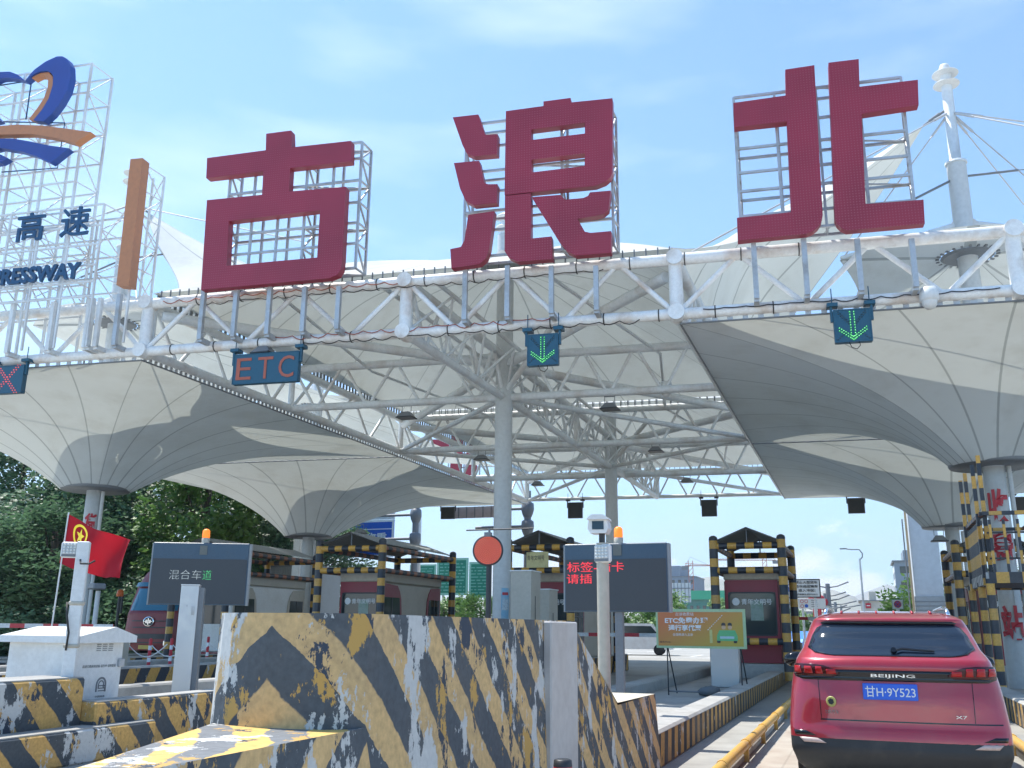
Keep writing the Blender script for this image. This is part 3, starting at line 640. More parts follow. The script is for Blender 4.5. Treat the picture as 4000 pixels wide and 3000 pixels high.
# orange bar
t = thing('orange_bar_sign', atb(480, 1100, BF-.1), 'tall plain orange bar standing left of the red characters', 'sign')
plate(MB(), [(805,745),(880,738),(795,1528),(718,1522)], R1, b=BF-.12, th=.3).build('bar_panel', M_ORNG, t)
q0 = atb(*R1(800, 1500), BF+.3); a = q0.x/T.x; zt_ = atb(*R1(870, 790), BF+.3).z
for dz, bb in ((.1, BF+.22), (.1, BF+1.0), (-.25, BF+1.0)): MB().box((-.025, -.025, ZB+.1 if bb < BF+.5 else 9.7), (.025, .025, zt_), o=S(a+dz, bb, 0)).build('scaffold_upright', M_STEEL, t)
mb = MB()
for j in range(5):
    z0, z1 = 9.8+(zt_-9.8)*j/5, 9.8+(zt_-9.8)*(j+1)/5
    mb.tube(S(a+.1, BF+.22 if j % 2 else BF+1.0, z0), S(a+.1, BF+1.0 if j % 2 else BF+.22, z1), .018, n=6).tube(S(a+.1, BF+.22, z1), S(a+.1, BF+1, z1), .018, n=6).tube(S(a-.25, BF+1, z0), S(a+.1, BF+1, z1), .018, n=6)
mb.build('scaffold_brace', M_STEEL, t); hang_posts(t, (470,), 1150)
# ---------------------------------------------------------------- lane signals hanging from the gantries
M_GRN = emis('green_led', (.45, 1, .6), 3.0, (.05, .3, .1)); M_DGRN = emis('green_led_rim', (.02, .35, .06), .5, (.02, .15, .05)); M_RLED = emis('red_led', (.9, .12, .12), .55, (.4, .05, .05)); M_OFF = paint('unlit_led', (.03, .06, .08), .4, .1)
M_ORLED = paint('orange_led_strip', (.42, .10, .06), .5, .2)
def hang_box(label, u0, v0, u1, v1, b, th=.16, mat=None, name='lane_signal', cat='lane signal', group=None, zc=ZB-.13):
    p = atb((u0+u1)/2, (v0+v1)/2, b); tl = atb(u0, (v0+v1)/2, b); tr = atb(u1, (v0+v1)/2, b); tt = atb((u0+u1)/2, v0, b); bb = atb((u0+u1)/2, v1, b)
    w, h = (tr-tl).length, tt.z-bb.z
    t = thing(name, p, label, cat, group)
    MB().box((-w/2, 0, -h/2), (w/2, th, h/2), o=p, X=T, Y=-TN, bev=.015).build('case', mat or M_BOXBL, t)
    for s_ in (-1, 1):
        mb = MB(); mb.box((s_*(w/2+.03)-.025, .02, h/2-.35*h), (s_*(w/2+.03)+.025, .10, h/2+.12), o=p, X=T, Y=-TN).box((s_*w/2-.11, -.03, h/2+.08), (s_*w/2+.11, .22, h/2+.16), o=p, X=T, Y=-TN).tube(p+T*(s_*w/2)+ZH*(h/2+.1)-TN*.05, p+T*(s_*w/2)+ZH*(h/2+.5)-TN*.05, .012, n=6)
        mb.build('hanger_bracket', M_DARK if mat is M_DARK else M_BOXBL, t)
    MB().box((-w/2, -.012, -h/2), (w/2, 0, -h/2+.02), o=p, X=T, Y=-TN).box((-w/2, -.012, h/2-.02), (w/2, 0, h/2), o=p, X=T, Y=-TN).box((-w/2, -.012, -h/2+.02), (-w/2+.02, 0, h/2-.02), o=p, X=T, Y=-TN).box((w/2-.02, -.012, -h/2+.02), (w/2, 0, h/2-.02), o=p, X=T, Y=-TN).build('front_rim', M_GREY if mat is M_DARK else M_BOXBL, t)
    return t, p, w, h
def leds(t, p, w, pts, mat, name, r=.017):
    mb = MB()
    for x, z in pts: q = p+T*(x*w)+ZH*(z*w); mb.lathe([(r, 0), (r*.9, .014), (r*.4, .02)], q, 8, TN)
    mb.build(name, mat, t)
for (u0, v0, u1, v1, lab) in ((2059, 1304, 2180, 1426, 'blue lane signal with green down arrow under the middle red character'), (3257, 1206, 3405, 1335, 'blue lane signal with green down arrow under the rightmost red character')):
    t, p, w, h = hang_box(lab, u0, v0, u1, v1, 19.95, group='green arrow lane signals')
    sh = [(s_*.055, .40-k*.078) for s_ in (-1, 1) for k in range(11)]
    for k in range(7):
        for o_ in (0, .085): sh += [(s_*(.36-k*.055), -.06-k*.042-o_) for s_ in (-1, 1)]
    sh += [(0, -.33), (0, -.42)]
    leds(t, p, w, sh, M_GRN, 'green_arrow_lamps', .016); mb = MB()
    leds(t, p, w, [(x, z) for x, z in sh], M_DGRN, 'lamp_rims', .019)
    off = [(s_*(.10+k*.052), .05+k*.06+o_) for k in range(6) for s_ in (-1, 1) for o_ in (0, .07)]+[(s_*(.25+k*.055), -.25-k*.05) for k in range(4) for s_ in (-1, 1)]
    leds(t, p, w, off, M_OFF, 'unlit_cross_lamps', .015)
    q = p-ZH*h/2-T*.1; MB().path([q+T*.0, q+T*.05-ZH*.12, q+T*.15-ZH*.16, q+T*.22-ZH*.08, q+T*.2], .009, 6).build('loose_cable', M_BLKCAB, t)
t, p, w, h = hang_box('blue lane signal with red cross at the left edge', -35, 1428, 88, 1536, 19.95)
leds(t, p, w, [(s_*k*.055+o_, k*.062) for k in range(-6, 7) for s_ in (-1, 1) for o_ in (-.04, .04)], M_RLED, 'red_cross_lamps', .016)
t, p, w, h = hang_box('wide teal box sign reading ETC in dull orange letters', 910, 1378, 1163, 1495, 19.95, name='etc_sign', cat='sign')
for ch, x in (('E', -.33), ('T', 0), ('C', .32)): text(ch, t, M_ORLED, p+T*(x*w)+TN*.004, w*.23, h*.72, T, ZH, .012, .0, 'letter', nrm=TN)
def flood(p, lab, s=1., group='floodlights under the canopy', rod=True):
    t = thing('floodlight', p, lab, 'floodlight', group); p = V(p)
    mb = MB(); mb.add([p+T*(x*s)+YH*(y*s)+ZH*(z*s) for x, y, z in ((-.12, -.1, 0), (.12, -.1, 0), (.12, .12, 0), (-.12, .12, 0), (-.24, -.2, -.17), (.24, -.2, -.17), (.24, .22, -.17), (-.24, .22, -.17))], [(0, 1, 2, 3), (7, 6, 5, 4), (0, 4, 5, 1), (1, 5, 6, 2), (2, 6, 7, 3), (3, 7, 4, 0)])
    mb.build('lamp_shade', M_GREY, t)
    MB().box((-.27*s, -.22*s, -.2*s), (.27*s, .24*s, -.17*s), o=p).build('lamp_rim', M_DARK, t)
    if rod: MB().tube(p+T*.15*s, p+T*.15*s+ZH*.22, .012, n=6).tube(p-T*.15*s, p-T*.15*s+ZH*.22, .012, n=6).tube(p-T*.15*s+ZH*.2, p+T*.15*s+ZH*.2, .012, n=6).build('bracket', M_GREY, t)
    return t
flood(S(-13.55, BS[0]-.05, ZB-.12), 'floodlight fixed right beside the ETC sign')
flood(atb(1588, 1610, 27), 'floodlight hanging left of the nearer middle column')
flood(atb(1882, 1778, 34.9), 'floodlight hanging lower, just left of the nearer middle column', 1.)
flood(atb(2382, 1575, 27), 'floodlight hanging above the farther middle column')
flood(atb(2562, 1745, 34.9), 'floodlight hanging to the right of the farther middle column')
flood(atb(2100, 1880, 42.6), 'small dark floodlight right of the nearer middle column', 1.)
flood(atb(2683, 1867, 42.6), 'small dark floodlight above the right rear signal back', 1.)
# dome cameras
def dome(p, lab):
    t = thing('dome_camera', p, lab, 'camera', 'dome cameras'); p = V(p)
    MB().lathe([(.06, .36), (.16, .33), (.19, .2), (.19, .08), (.15, .04)], p, 20).build('housing', M_WHITE, t)
    MB().lathe([(.15, .04), (.14, -.04), (.09, -.11), (.02, -.135)], p, 20).build('dome', M_WHITE, t)
dome(atb(3632, 1185, 19.9), 'white dome camera beside the right green arrow signal')
dome(atb(2602, 1535, 27.2), 'white dome camera on the second truss near the right funnel')
for (u0, v0, u1, v1, lab) in ((1722, 1980, 1775, 2027, 'leftmost dark signal back on rear gantry'), (2218, 1962, 2275, 2024, 'dark signal back just left of the farther middle column'), (2740, 1952, 2800, 2017, 'dark signal back above the orange poster booth'), (3312, 1945, 3378, 2005, 'dark signal back above the street lamp'), (3965, 1940, 4040, 1998, 'dark signal back at the right edge')):
    hang_box(lab, u0, v0, u1, v1, 50.1, mat=M_DARK, group='signal backs on rear gantry')
# ---------------------------------------------------------------- toll islands
M_CURBW = stripes('island_wall_stripes', (.50, .29, .075), (.035, .045, .06), (0, 1, -.5), .62, .5, chip=.07, rough=.85, warp=.05, dirt=.6, csc=3)
def island(label, x0, x1, y0, y1, hl, hr, w=.38, floor=.16, yl=None, yr=None):
    t = thing('toll_island', ((x0+x1)/2, y0, 0), label, 'traffic island', 'toll islands between lanes')
    MB().box((x0+w, y0, 0), (x1-w, y1, floor)).build('floor_slab', M_CONC, t)
    for (xa, xb, h, ys, face) in ((x0, x0+w, hl, yl or y0, -1), (x1-w, x1, hr, yr or y0, 1)):
        MB().box((xa, ys, 0), (xb, y1, h), bev=.03).build('kerb', M_CONC, t)
        xs = xb+.004 if face > 0 else xa-.004
        c = MB(); n = 60
        c.add([(xs, ys+.03, .02), (xs, y1-.03, .02), (xs, y1-.03, h-.035), (xs, ys+.03, h-.035)], [(0, 1, 2, 3) if face > 0 else (3, 2, 1, 0)]).build('kerb_stripes', M_CURBN if h < .5 else M_CURBW, t)
    return t
I1 = island('toll island left of our lane with the orange poster standing on it', -4.9, -2.25, 10.6, 36, .40, .40)
island('toll island right of our lane carrying the striped lattice cage', 2.3, 5.0, 16.8, 38, .42, .42)
island('toll island with the white cabinet and the nearer middle column', -11.3, -8.45, 9.5, 36, .57, .60)
island('third toll island to the left, under the striped guard with the booth of white lettering', -16.9, -14.15, 12, 36, .66, .66)
island('farthest left toll island beside the red lorry', -24.6, -20.9, 14, 36, .5, .55)
# guard pipes along our lane
for sx, lab in ((-1.42, 'yellow guard pipe on low brackets along left side of our lane'), (1.66, 'yellow guard pipe on low brackets along right side of our lane')):
    t = thing('guard_pipe', (sx, 6, 0), lab, 'guard rail', 'yellow lane guard pipes')
    y = 6
    while y < 34:
        MB().tube((sx, y+.02, .2), (sx, y+1.96, .2), .055, n=12).build('pipe', M_YPIPE, t)
        MB().lathe([(.062, -.06), (.066, 0), (.062, .06)], (sx, y, .2), 12, YH).box((-.03, -.03, 0), (.03, .03, .2), o=V((sx, y, 0))).build('bracket', M_YPIPE, t); y += 2
    MB().box((sx-.22 if sx < 0 else sx+.02, 5, 0), (sx-.02 if sx < 0 else sx+.22, 34, .10), bev=.02).build('low_kerb', M_CONC, t)
# ---------------------------------------------------------------- big striped nose barrier
t = thing('nose_barrier', (-2.6, 4, 0), 'huge peeling yellow and black barrier in the foreground with a bare white patch', 'barrier')
def wallloop(mb, pts, ztop, z0=0., batter=.0, closed=True):
    """plan outline pts (x,y,u) extruded; ztop(x,y)"""
    n = len(pts); vs = []; uv = []; K = 8
    for k in range(K+1):
        for (x, y, u) in pts:
            z = z0+(ztop(x, y)-z0)*k/K; f = batter*(1-k/K)
            vs.append((x+(f if x > -2.6 else -f), y, z)); uv.append((u, z*1.05))
    mb.add(vs, [(k*n+i, k*n+i+1, (k+1)*n+i+1, (k+1)*n+i) for k in range(K) for i in range(n-1)], False, uv)
plan = [(-3.05, 7.4), (-3.05, 4.10), (-3.0, 4.0), (-2.93, 3.93), (-2.84, 3.885), (-2.72, 3.86), (-2.6, 3.85), (-2.45, 3.86), (-2.33, 3.89), (-2.25, 3.95), (-2.21, 4.05), (-2.2, 4.2), (-2.2, 5.5), (-2.2, 6.8), (-2.2, 7.4), (-2.2, 8.0), (-2.2, 8.9), (-2.2, 10.6)]
acc = [0]
for a, b in zip(plan, plan[1:]): acc.append(acc[-1]+sqrt((a[0]-b[0])**2+(a[1]-b[1])**2))
u0 = acc[6]; P3 = [(x, y, a-u0) for (x, y), a in zip(plan, acc)]
def zt_(x, y): return 1.56 if y <= 7.41 else (1.56-(y-7.4)/1.5*.72 if y < 8.9 else .82)
mb = MB(); wallloop(mb, P3, zt_, 0, .05); mb.build('barrier_wall', M_NOSE, t)
# top surfaces
top = [(x, y, zt_(x, y)) for x, y in plan[:15]]
mb = MB(); mb.add([V(p)+ZH*.0 for p in top], [tuple(range(len(top)))])
mb.add([(-3.05, 7.4, 1.56), (-2.2, 7.4, 1.56), (-2.2, 8.9, .84), (-3.05, 8.9, .84)], [(0, 1, 2, 3)]).add([(-3.05, 8.9, .84), (-2.2, 8.9, .84), (-2.2, 10.6, .82), (-3.05, 10.6, .82)], [(0, 1, 2, 3)])
mb.add([(-3.05, 10.6, 0), (-2.2, 10.6, 0), (-2.2, 10.6, .82), (-3.05, 10.6, .82)], [(3, 2, 1, 0)]).add([(-3.05, 7.4, 0), (-3.05, 7.4, 1.56), (-3.05, 8.9, .84), (-3.05, 10.6, .82), (-3.05, 10.6, 0)], [(0, 1, 2, 3, 4)])
mb.build('barrier_top', paint('weathered_cap', (.55, .50, .40), .8, .5, (.3, .2, .08), 3, bump=.3), t)
# stepped nose ledge
lp = [(-3.05, 4.5), (-2.95, 3.95), (-2.42, 2.55), (-2.24, 1.7), (-2.2, 1.72), (-2.2, 4.1)]
acc = [0]
for a, b in zip(lp, lp[1:]): acc.append(acc[-1]+sqrt((a[0]-b[0])**2+(a[1]-b[1])**2))
mb = MB(); wallloop(mb, [(x+(.006 if x > -2.21 else 0), y, (y-u0-1.5 if i >= 3 else a)) for i, ((x, y), a) in enumerate(zip(lp, acc))], lambda x, y: 1.05, 0, .055)
mb.build('ledge_wall', M_NOSE, t)
mb = MB(); rows = []; uv = []
for j in range(13):
    y = 1.7+(4.1-1.7)*j/12; xl = -2.24+(y-1.7)/.85*-.18 if y < 2.55 else (-2.42-(y-2.55)/1.4*.53 if y < 3.95 else -2.97)
    rows.append([V((xl+( -2.194-xl)*i/5, y, 1.05)) for i in range(6)]); uv += [(y*1.3+(xl*(1-i/5))*.5, .2) for i in range(6)]
mb.grid(rows, uv, False).build('ledge_top', stripes('worn_ledge_paint', (.66, .42, .12), (.16, .17, .18), (1, 1, 0), .85, .5, chip=.12, uvsrc=True, rough=.8, warp=.5, csc=2.6, chipcol=(.55, .54, .5)), t)
# pale plaster patch
MB().box((-2.2, 6.68, 0), (-2.135, 7.36, 1.552), bev=.01).build('plaster_patch', paint('pale_plaster', (.50, .48, .46), .85, .5, (.4, .34, .3), 1.5, bump=.2), t)
# left barrier and its stepped wall
t = thing('nose_barrier', (-9, 7, 0), 'peeling striped block barrier at the bottom left corner', 'barrier')
for (x0, x1, y0, y1, h, nm) in ((-9.3, -8.62, 4.0, 9.05, .89, 'block'), (-8.75, -8.42, 9.05, 13.4, .62, 'low_wall'), (-8.62, -8.25, 4.5, 9.9, .36, 'plinth')):
    MB().box((x0, y0, 0), (x1, y1, h), bev=.02).build(nm, M_NOSE2, t)
    MB().box((x0+.02, y0+.02, h), (x1-.02, y1-.02, h+.012)).build('cap', M_CONC, t)
MB().lathe([(.075, 0), (.075, .18), (.06, .2)], (-9.2, 8.0, .9), 16).build('marker_post', M_YPIPE, t)
# traffic cone
t = thing('traffic_cone', (-1.72, 5.6, 0), 'red traffic cone with black top, just poking into the bottom edge', 'traffic cone')
MB().box((-.19, -.19, 0), (.19, .19, .03), o=V((-1.72, 5.6, 0)), bev=.01).build('cone_base', M_DARK, t)
MB().lathe([(.15, .03), (.055, .72)], (-1.72, 5.6, 0), 24).build('cone_body', paint('cone_red', (.50, .02, .03), .45, .2), t)
MB().lathe([(.056, .72), (.052, .755), (.04, .76)], (-1.72, 5.6, 0), 24).build('cone_top', M_DARK, t)
# ---------------------------------------------------------------- message boards
def beacon(t, p, s=1.):
    p = V(p); MB().lathe([(.055*s, 0), (.058*s, .07*s), (.05*s, .075*s)], p, 18).build('beacon_base', M_CREAM, t)
    MB().lathe([(.05*s, .075*s), (.055*s, .09*s), (.052*s, .18*s), (.03*s, .205*s), (.005, .21*s)], p, 18).build('beacon_dome', emis('orange_beacon', (1, .22, .02), .55, (.9, .2, .02)), t)
M_SCREEN = paint('unlit_led_screen', (.045, .052, .06), .5, .1, (.07, .07, .07), 3); M_HEAD = paint('board_header', (.035, .075, .12), .35, .2, (.08, .1, .12), 3)
def board(label, c, X, w, h, hd, post_dx, base):
    N = X.cross(ZH); c = V(c); t = thing('message_board', (c.x, c.y, base), label, 'message board', 'LED message boards')
    Yb = -N
    MB().box((-w/2, 0, -h/2), (w/2, .16, h/2), o=c, X=X, Y=Yb, bev=.012).build('case', M_HEAD, t)
    MB().box((-w/2+.015, -.008, -h/2+.02), (w/2-.015, 0, h/2-hd), o=c, X=X, Y=Yb).build('screen', M_SCREEN, t)
    MB().box((w/2, .02, -h/2-.005), (w/2+.03, .15, h/2-.01), o=c, X=X, Y=Yb).build('side_trim', M_CORR, t)
    MB().box((-w/2-.02, .02, -h/2-.005), (-w/2, .15, h/2-.01), o=c, X=X, Y=Yb).build('side_trim', M_CORR, t)
    q = c+X*post_dx+Yb*.09
    MB().box((-.055, -.05, base-q.z), (.055, .05, -h/2), o=q).build('post', M_GREY, t)
    q2 = c+X*.04+Yb*.08+ZH*(h/2); beacon(t, q2, 1.15)
    MB().box((-.06, -.012, -.05), (.06, -.004, .12-.02), o=c+X*.04+ZH*(h/2-hd*.55), X=X, Y=Yb).build('signal_window', paint('dull_lens', (.12, .13, .12), .4), t)
    return t, c, N
X1 = V((.905, .425, 0)).normalized(); c1 = V((-10.25, 13.2, 2.33)); n1 = X1.cross(ZH)
pl = hit(588, 2240, c1, n1); pr = hit(966, 2240, c1, n1); cc = (pl+pr)/2; w1 = (pr-pl).length; pt = hit(778, 2120, c1, n1); pb = hit(778, 2363, c1, n1)
cc = V((cc.x, cc.y, (pt.z+pb.z)/2))
t, c, N = board('dark LED message board at left, showing four white characters, orange beacon on top', cc, X1, w1, pt.z-pb.z, .27, .05, .16)
M_LEDW = emis('white_led', (.8, .95, .95), .22, (.3, .3, .3)); M_LEDR = emis('red_led_text', (1, .05, .08), .55, (.3, .02, .02))
h1 = pt.z-pb.z
text('混合车', t, M_LEDW, c+X1*(-w1*.14)+N*.009+ZH*(-h1*.02), w1*.33, h1*.15, X1, ZH, .004, -.02, 'led_characters', nrm=N)
text('道', t, emis('green_led_text', (.1, 1, .35), .35, (.1, .3, .1)), c+X1*(w1*.085)+N*.009+ZH*(-h1*.02), w1*.09, h1*.15, X1, ZH, .004, -.02, 'led_characters', nrm=N)
p0 = aty(2205, 2250, 13); p1 = aty(2608, 2262, 13); pt = aty(2406, 2122, 13); pb = aty(2406, 2390, 13); X2 = XH; c2 = V(((p0.x+p1.x)/2, 13, (pt.z+pb.z)/2)); w2 = p1.x-p0.x; h2 = pt.z-pb.z
t, c, N = board('large dark LED message board in the middle, showing red text behind the cream camera pole', c2, X2, w2, h2, .22, .03, .16)
text('标签-插卡', t, M_LEDR, c+X2*(-w2*.19)+N*.009+ZH*(h2*.155), w2*.56, h2*.15, X2, ZH, .004, 0, 'led_characters', nrm=N)
text('请插', t, M_LEDR, c+X2*(-w2*.35)+N*.009+ZH*(-h2*.02), w2*.25, h2*.14, X2, ZH, .004, 0, 'led_characters', nrm=N)
# ---------------------------------------------------------------- camera pole and lamp pole
def led_lamp(t, c, X, s=1.):
    N = X.cross(ZH); c = V(c)
    MB().box((-.10*s, 0, -.10*s), (.10*s, .07*s, .10*s), o=c, X=X, Y=-N, bev=.02*s).build('lamp_case', M_WHITE, t)
    MB().box((-.085*s, -.006, -.055*s), (.085*s, 0, .085*s), o=c, X=X, Y=-N).build('lamp_face', paint('lamp_reflector', (.45, .47, .48), .3, .05), t)
    MB().box((-.085*s, -.006, -.087*s), (.085*s, 0, -.055*s), o=c, X=X, Y=-N).build('lamp_base', M_GREY, t)
    mb = MB()
    for i in range(4):
        for j in range(4): mb.lathe([(.015*s, 0), (.012*s, .012*s), (.005, .014*s)], c+X*((i-1.5)*.039*s)+ZH*((j-1.1)*.034*s)+N*.006, 10, N)
    mb.build('led_lenses', paint('clear_lens', (.7, .72, .7), .15, .05), t)
t = thing('camera_pole', (-2.87, 11, .1), 'cream pole carrying a boxed camera and a square LED lamp', 'camera pole')
MB().tube((-2.87, 11, .1), (-2.87, 11, 2.5), .073, n=20).build('pole', M_CREAM, t)
led_lamp(t, (-2.86, 10.91, 2.37), V((.97, -.24, 0)).normalized(), 1.08)
cdir = V((.15, -1, -.05)).normalized(); cx = V((1, .15, 0)).normalized(); o = V((-2.93, 11.1, 2.72))
MB().box((-.03, -.03, -.2), (.03, .03, .02), o=V((-2.88, 11.02, 2.66))).build('camera_bracket', M_DARK, t)
prof = [(-.12, -.04), (-.09, -.10), (.09, -.10), (.12, -.04), (.10, .08), (.06, .11), (-.06, .11), (-.10, .08)]
MB().prism([o+cx*(x*1.05)+ZH*z+cdir*.18 for x, z in prof], -cdir*.42).build('camera_housing', M_WHITE, t)
MB().prism([o+cx*(x*1.12)+ZH*(z+.012)+cdir*.24 for x, z in ((.115, .05), (.10, .08), (.06, .11), (-.06, .11), (-.10, .08), (-.115, .05))], -cdir*.5).build('sun_shield', M_WHITE, t)
MB().box((-.07, -.004, -.055), (.07, .002, .045), o=o+cdir*.182, X=cx, Y=-cdir).build('camera_window', M_TINT, t)
t = thing('lamp_pole', (-8.83, 8.98, .4), 'square white pole with a grey LED floodlight in front of the red flag', 'lamp pole')
MB().box((-.07, -.07, 0), (.07, .07, 2.25), o=V((-8.83, 8.98, .4)), X=V((.8, .6, 0)), Y=V((-.6, .8, 0)), bev=.008).build('pole', M_WHITE, t)
zl = hit(345, 2150, (-8.83, 8.98, 0), V((.7, -.7, 0))).z
t.children[0].scale.z = (zl+.10-.4)/2.25
led_lamp(t, (-8.94, 8.87, zl), V((.78, .62, 0)).normalized(), .95)
MB().path([V((-8.78, 8.9, zl-.12)), V((-8.72, 8.85, zl-.17)), V((-8.64, 8.9, zl-.17)), V((-8.6, 8.95, zl-.13))], .012, 6).path([V((-8.88, 8.88, 1.75)), V((-8.84, 8.86, 1.6)), V((-8.78, 8.86, 1.4)), V((-8.8, 8.87, 1.2))], .012, 6).build('loose_cable', M_BLKCAB, t)
for z in (1.74, 1.25): MB().box((-.085, -.085, -.03), (.085, .085, .03), o=V((-8.83, 8.98, z)), X=V((.8, .6, 0)), Y=V((-.6, .8, 0)), bev=.02).build('tape_wrap', paint('dirty_tape', (.5, .46, .38), .8, .6), t)
# round strobe signal
t = thing('round_signal', (-5.53, 14, .2), 'round signal of orange-red LED rings on a dark pole before the middle column', 'signal')
p0 = aty(1857, 2150, 14); p1 = aty(1959, 2150, 14); c = aty(1906, 2150, 14); r = (p1.x-p0.x)/2
fd = V((.3, -.95, 0)).normalized()
MB().lathe([(r*.9, -.12), (r*1.02, -.1), (r*1.1, -.02), (r*1.1, .0), (r*1.0, .005)], c, 32, fd).build('case', M_DARK, t)
MB().lathe([(r*.99, .004), (r*.98, .006)], c, 32, fd).build('face', paint('signal_face', (.10, .035, .03), .5, .2), t)
mb = MB(); cx = fd.cross(ZH)*-1
for k in range(1, 9):
    n = int(5.4*k)
    for i in range(n): mb.lathe([(.0085, 0), (.005, .006)], c+fd*.006+(cx*cos(2*pi*i/n+k)+ZH*sin(2*pi*i/n+k))*(r*.115*k), 6, fd)
mb.build('led_rings', emis('orange_red_led', (1, .16, .08), .7, (.7, .12, .08)), t)
MB().tube((c.x, 14.06, .1), (c.x, 14.06, c.z-r), .045, n=12).build('pole', M_DARK, t)
MB().tube((c.x, 14.05, c.z+r), (c.x, 14.05, c.z+r+.13), .02, n=8).box((-.05, -.05, r-.01), (.05, .05, r+.06), o=c).build('top_bracket', M_GREY, t)
MB().tube((c.x-.4, 14.05, c.z+r+.11), (c.x+.75, 14.05, c.z+r+.11), .012, n=8).build('cross_bar', M_DARK, t)
# cabinet
t = thing('utility_cabinet', (-9.46, 9.53, .2), 'white steel utility cabinet with sloping lid and printed emblem, behind the left barrier', 'cabinet')
zc = hit(335, 2505, (-8.92, 9.17, 0), V((.7, -.7, 0))).z
MB().box((-10.0, 9.17, .2), (-8.92, 9.93, zc-.02)).build('cabinet_body', M_WHITE, t)
MB().box((-10.0, 9.15, .0), (-8.9, 9.95, .2)).build('cabinet_plinth', M_CONC, t)
x0, x1, y0, y1 = -10.08, -8.80, 9.07, 10.03
MB().add([(x0, y0, zc-.02), (x1, y0, zc-.02), (x1, y1, zc-.02), (x0, y1, zc-.02), (x0, y0, zc+.06), (x1, y0, zc+.06), (x1, y1, zc+.06), (x0, y1, zc+.06), (x0, (y0+y1)/2+.1, zc+.17), (x1, (y0+y1)/2+.1, zc+.17)],
         [(3, 2, 1, 0), (0, 1, 5, 4), (2, 3, 7, 6), (4, 5, 9, 8), (6, 7, 8, 9), (1, 2, 6, 9, 5), (3, 0, 4, 8, 7)]).build('lid', M_WHITE, t)
EX = V((0, 1, 0)); NX = V((1, 0, 0))
def arch(r, th, y, z, n=14): 
    mb = MB(); out = [(-r, -r*1.0)]+[(-r*cos(pi*i/n), r*sin(pi*i/n)*1.05) for i in range(n+1)]+[(r, -r*1.0)]
    inn = [(x*(1-th/r), yy*(1-th/r) if yy > 0 else yy) for x, yy in reversed(out)]
    for i in range(len(out)-1):
        a, b = out[i], out[i+1]; c_, d = inn[len(inn)-2-i], inn[len(inn)-1-i]
        mb.prism([V((-8.919, y+p[0], z+p[1])) for p in (a, b, c_, d)], NX*.004)
    return mb
mb = arch(.085, .022, 9.62, .78); m2 = arch(.048, .014, 9.62, .78); mb.add(m2.v, m2.f)
for i in range(3): mb.box((-8.919, 9.58, .70+i*.03), (-8.915, 9.69, .712+i*.03))
mb.build('emblem', M_GREY, t)
text('高速公路机电设备 运行中 请勿靠近', t, M_GREY, V((-8.918, 9.56, 1.0)), .55, .035, EX, ZH, .002, 0, 'caption', nrm=NX)
text('中国高速', t, M_GREY, V((-8.918, 9.62, .64)), .16, .025, EX, ZH, .002, 0, 'caption', nrm=NX)
mb = MB()
for i in range(3):
    for j in range(8): mb.box((-8.919, 9.48+i*.1, 1.18+j*.025), (-8.914, 9.55+i*.1, 1.188+j*.025))
mb.build('vent_louvres', M_GREY, t)
MB().box((-8.93, 9.86, .98), (-8.88, 9.95, 1.08), bev=.01).build('door_latch', M_GALV, t)
# stainless detector post in front of the left board
t = thing('steel_post_cabinet', (-9.2, 11.6, .2), 'tall brushed steel box post in front of the left message board', 'post')
q = V((-9.27, 11.62, 0)); zt2 = hit(735, 2288, q, V((.6, -.8, 0))).z; XA = V((.83, .56, 0)).normalized(); YA = V((-XA.y, XA.x, 0))
MB().box((-.15, -.16, .16), (.10, .16, zt2), o=q, X=XA, Y=YA, bev=.006).build('post_body', M_STAIN, t)
MB().box((.10, -.13, .16), (.17, .16, zt2-.03), o=q, X=XA, Y=YA).build('side_channel', M_GREY, t)
MB().box((-.155, -.165, zt2), (.105, .165, zt2+.015), o=q, X=XA, Y=YA).build('post_cap', M_WHITE, t)
MB().box((.02, -.175, zt2-.42), (.06, -.16, zt2-.30), o=q, X=XA, Y=YA).box((-.06, -.165, zt2-.30), (-.04, -.16, zt2-.28), o=q, X=XA, Y=YA).build('lock', M_GALV, t)
# flag
t = thing('red_flag', (-13.3, 13, .3), 'red flag with yellow shield and star, flying from a thin leaning pole', 'flag')
f0 = aty(268, 2008, 13); f1 = aty(200, 2462, 13); d = (f1-f0); b = f0+d*((.35-f0.z)/d.z)
MB().tube(b, f0+(f0-b).normalized()*.03, .014, n=8).build('flag_pole', M_WHITE, t)
rows = []; tl, bl = f0, aty(232, 2198, 13); tr, br = aty(508, 2105, 13), aty(478, 2262, 13)
for j in range(15):
    row = []
    for i in range(29):
        s, q = i/28, j/14; p = tl.lerp(tr, s).lerp(bl.lerp(br, s), q)
        p = p+V((0, .11*s*sin(s*9+q*2.4)+.04*s*sin(s*17-q*3), -.06*sin(pi*s)*(1 if q > .0 else 1)+.02*sin(s*12+q*3)*s)); row.append(p)
    rows.append(row)
def fpt(s, q, off=.006):
    i = min(int(s*28), 27); j = min(int(q*14), 13); return rows[j][i].lerp(rows[j][i+1], s*28-i).lerp(rows[j+1][i].lerp(rows[j+1][i+1], s*28-i), q*14-j)-YH*off
m, n_, l_, p_ = new_mat('flag_cloth'); tr_ = n_.new('ShaderNodeBsdfTranslucent'); tr_.inputs[0].default_value = (.5, .012, .02, 1); p_.inputs['Base Color'].default_value = (.42, .012, .03, 1); mxs = n_.new('ShaderNodeMixShader'); mxs.inputs[0].default_value = .5
l_.new(p_.outputs[0], mxs.inputs[1]); l_.new(tr_.outputs[0], mxs.inputs[2]); l_.new(mxs.outputs[0], n_['Material Output'].inputs[0]); p_.inputs['Roughness'].default_value = .8
MB().grid(rows).build('flag_cloth', m, t)
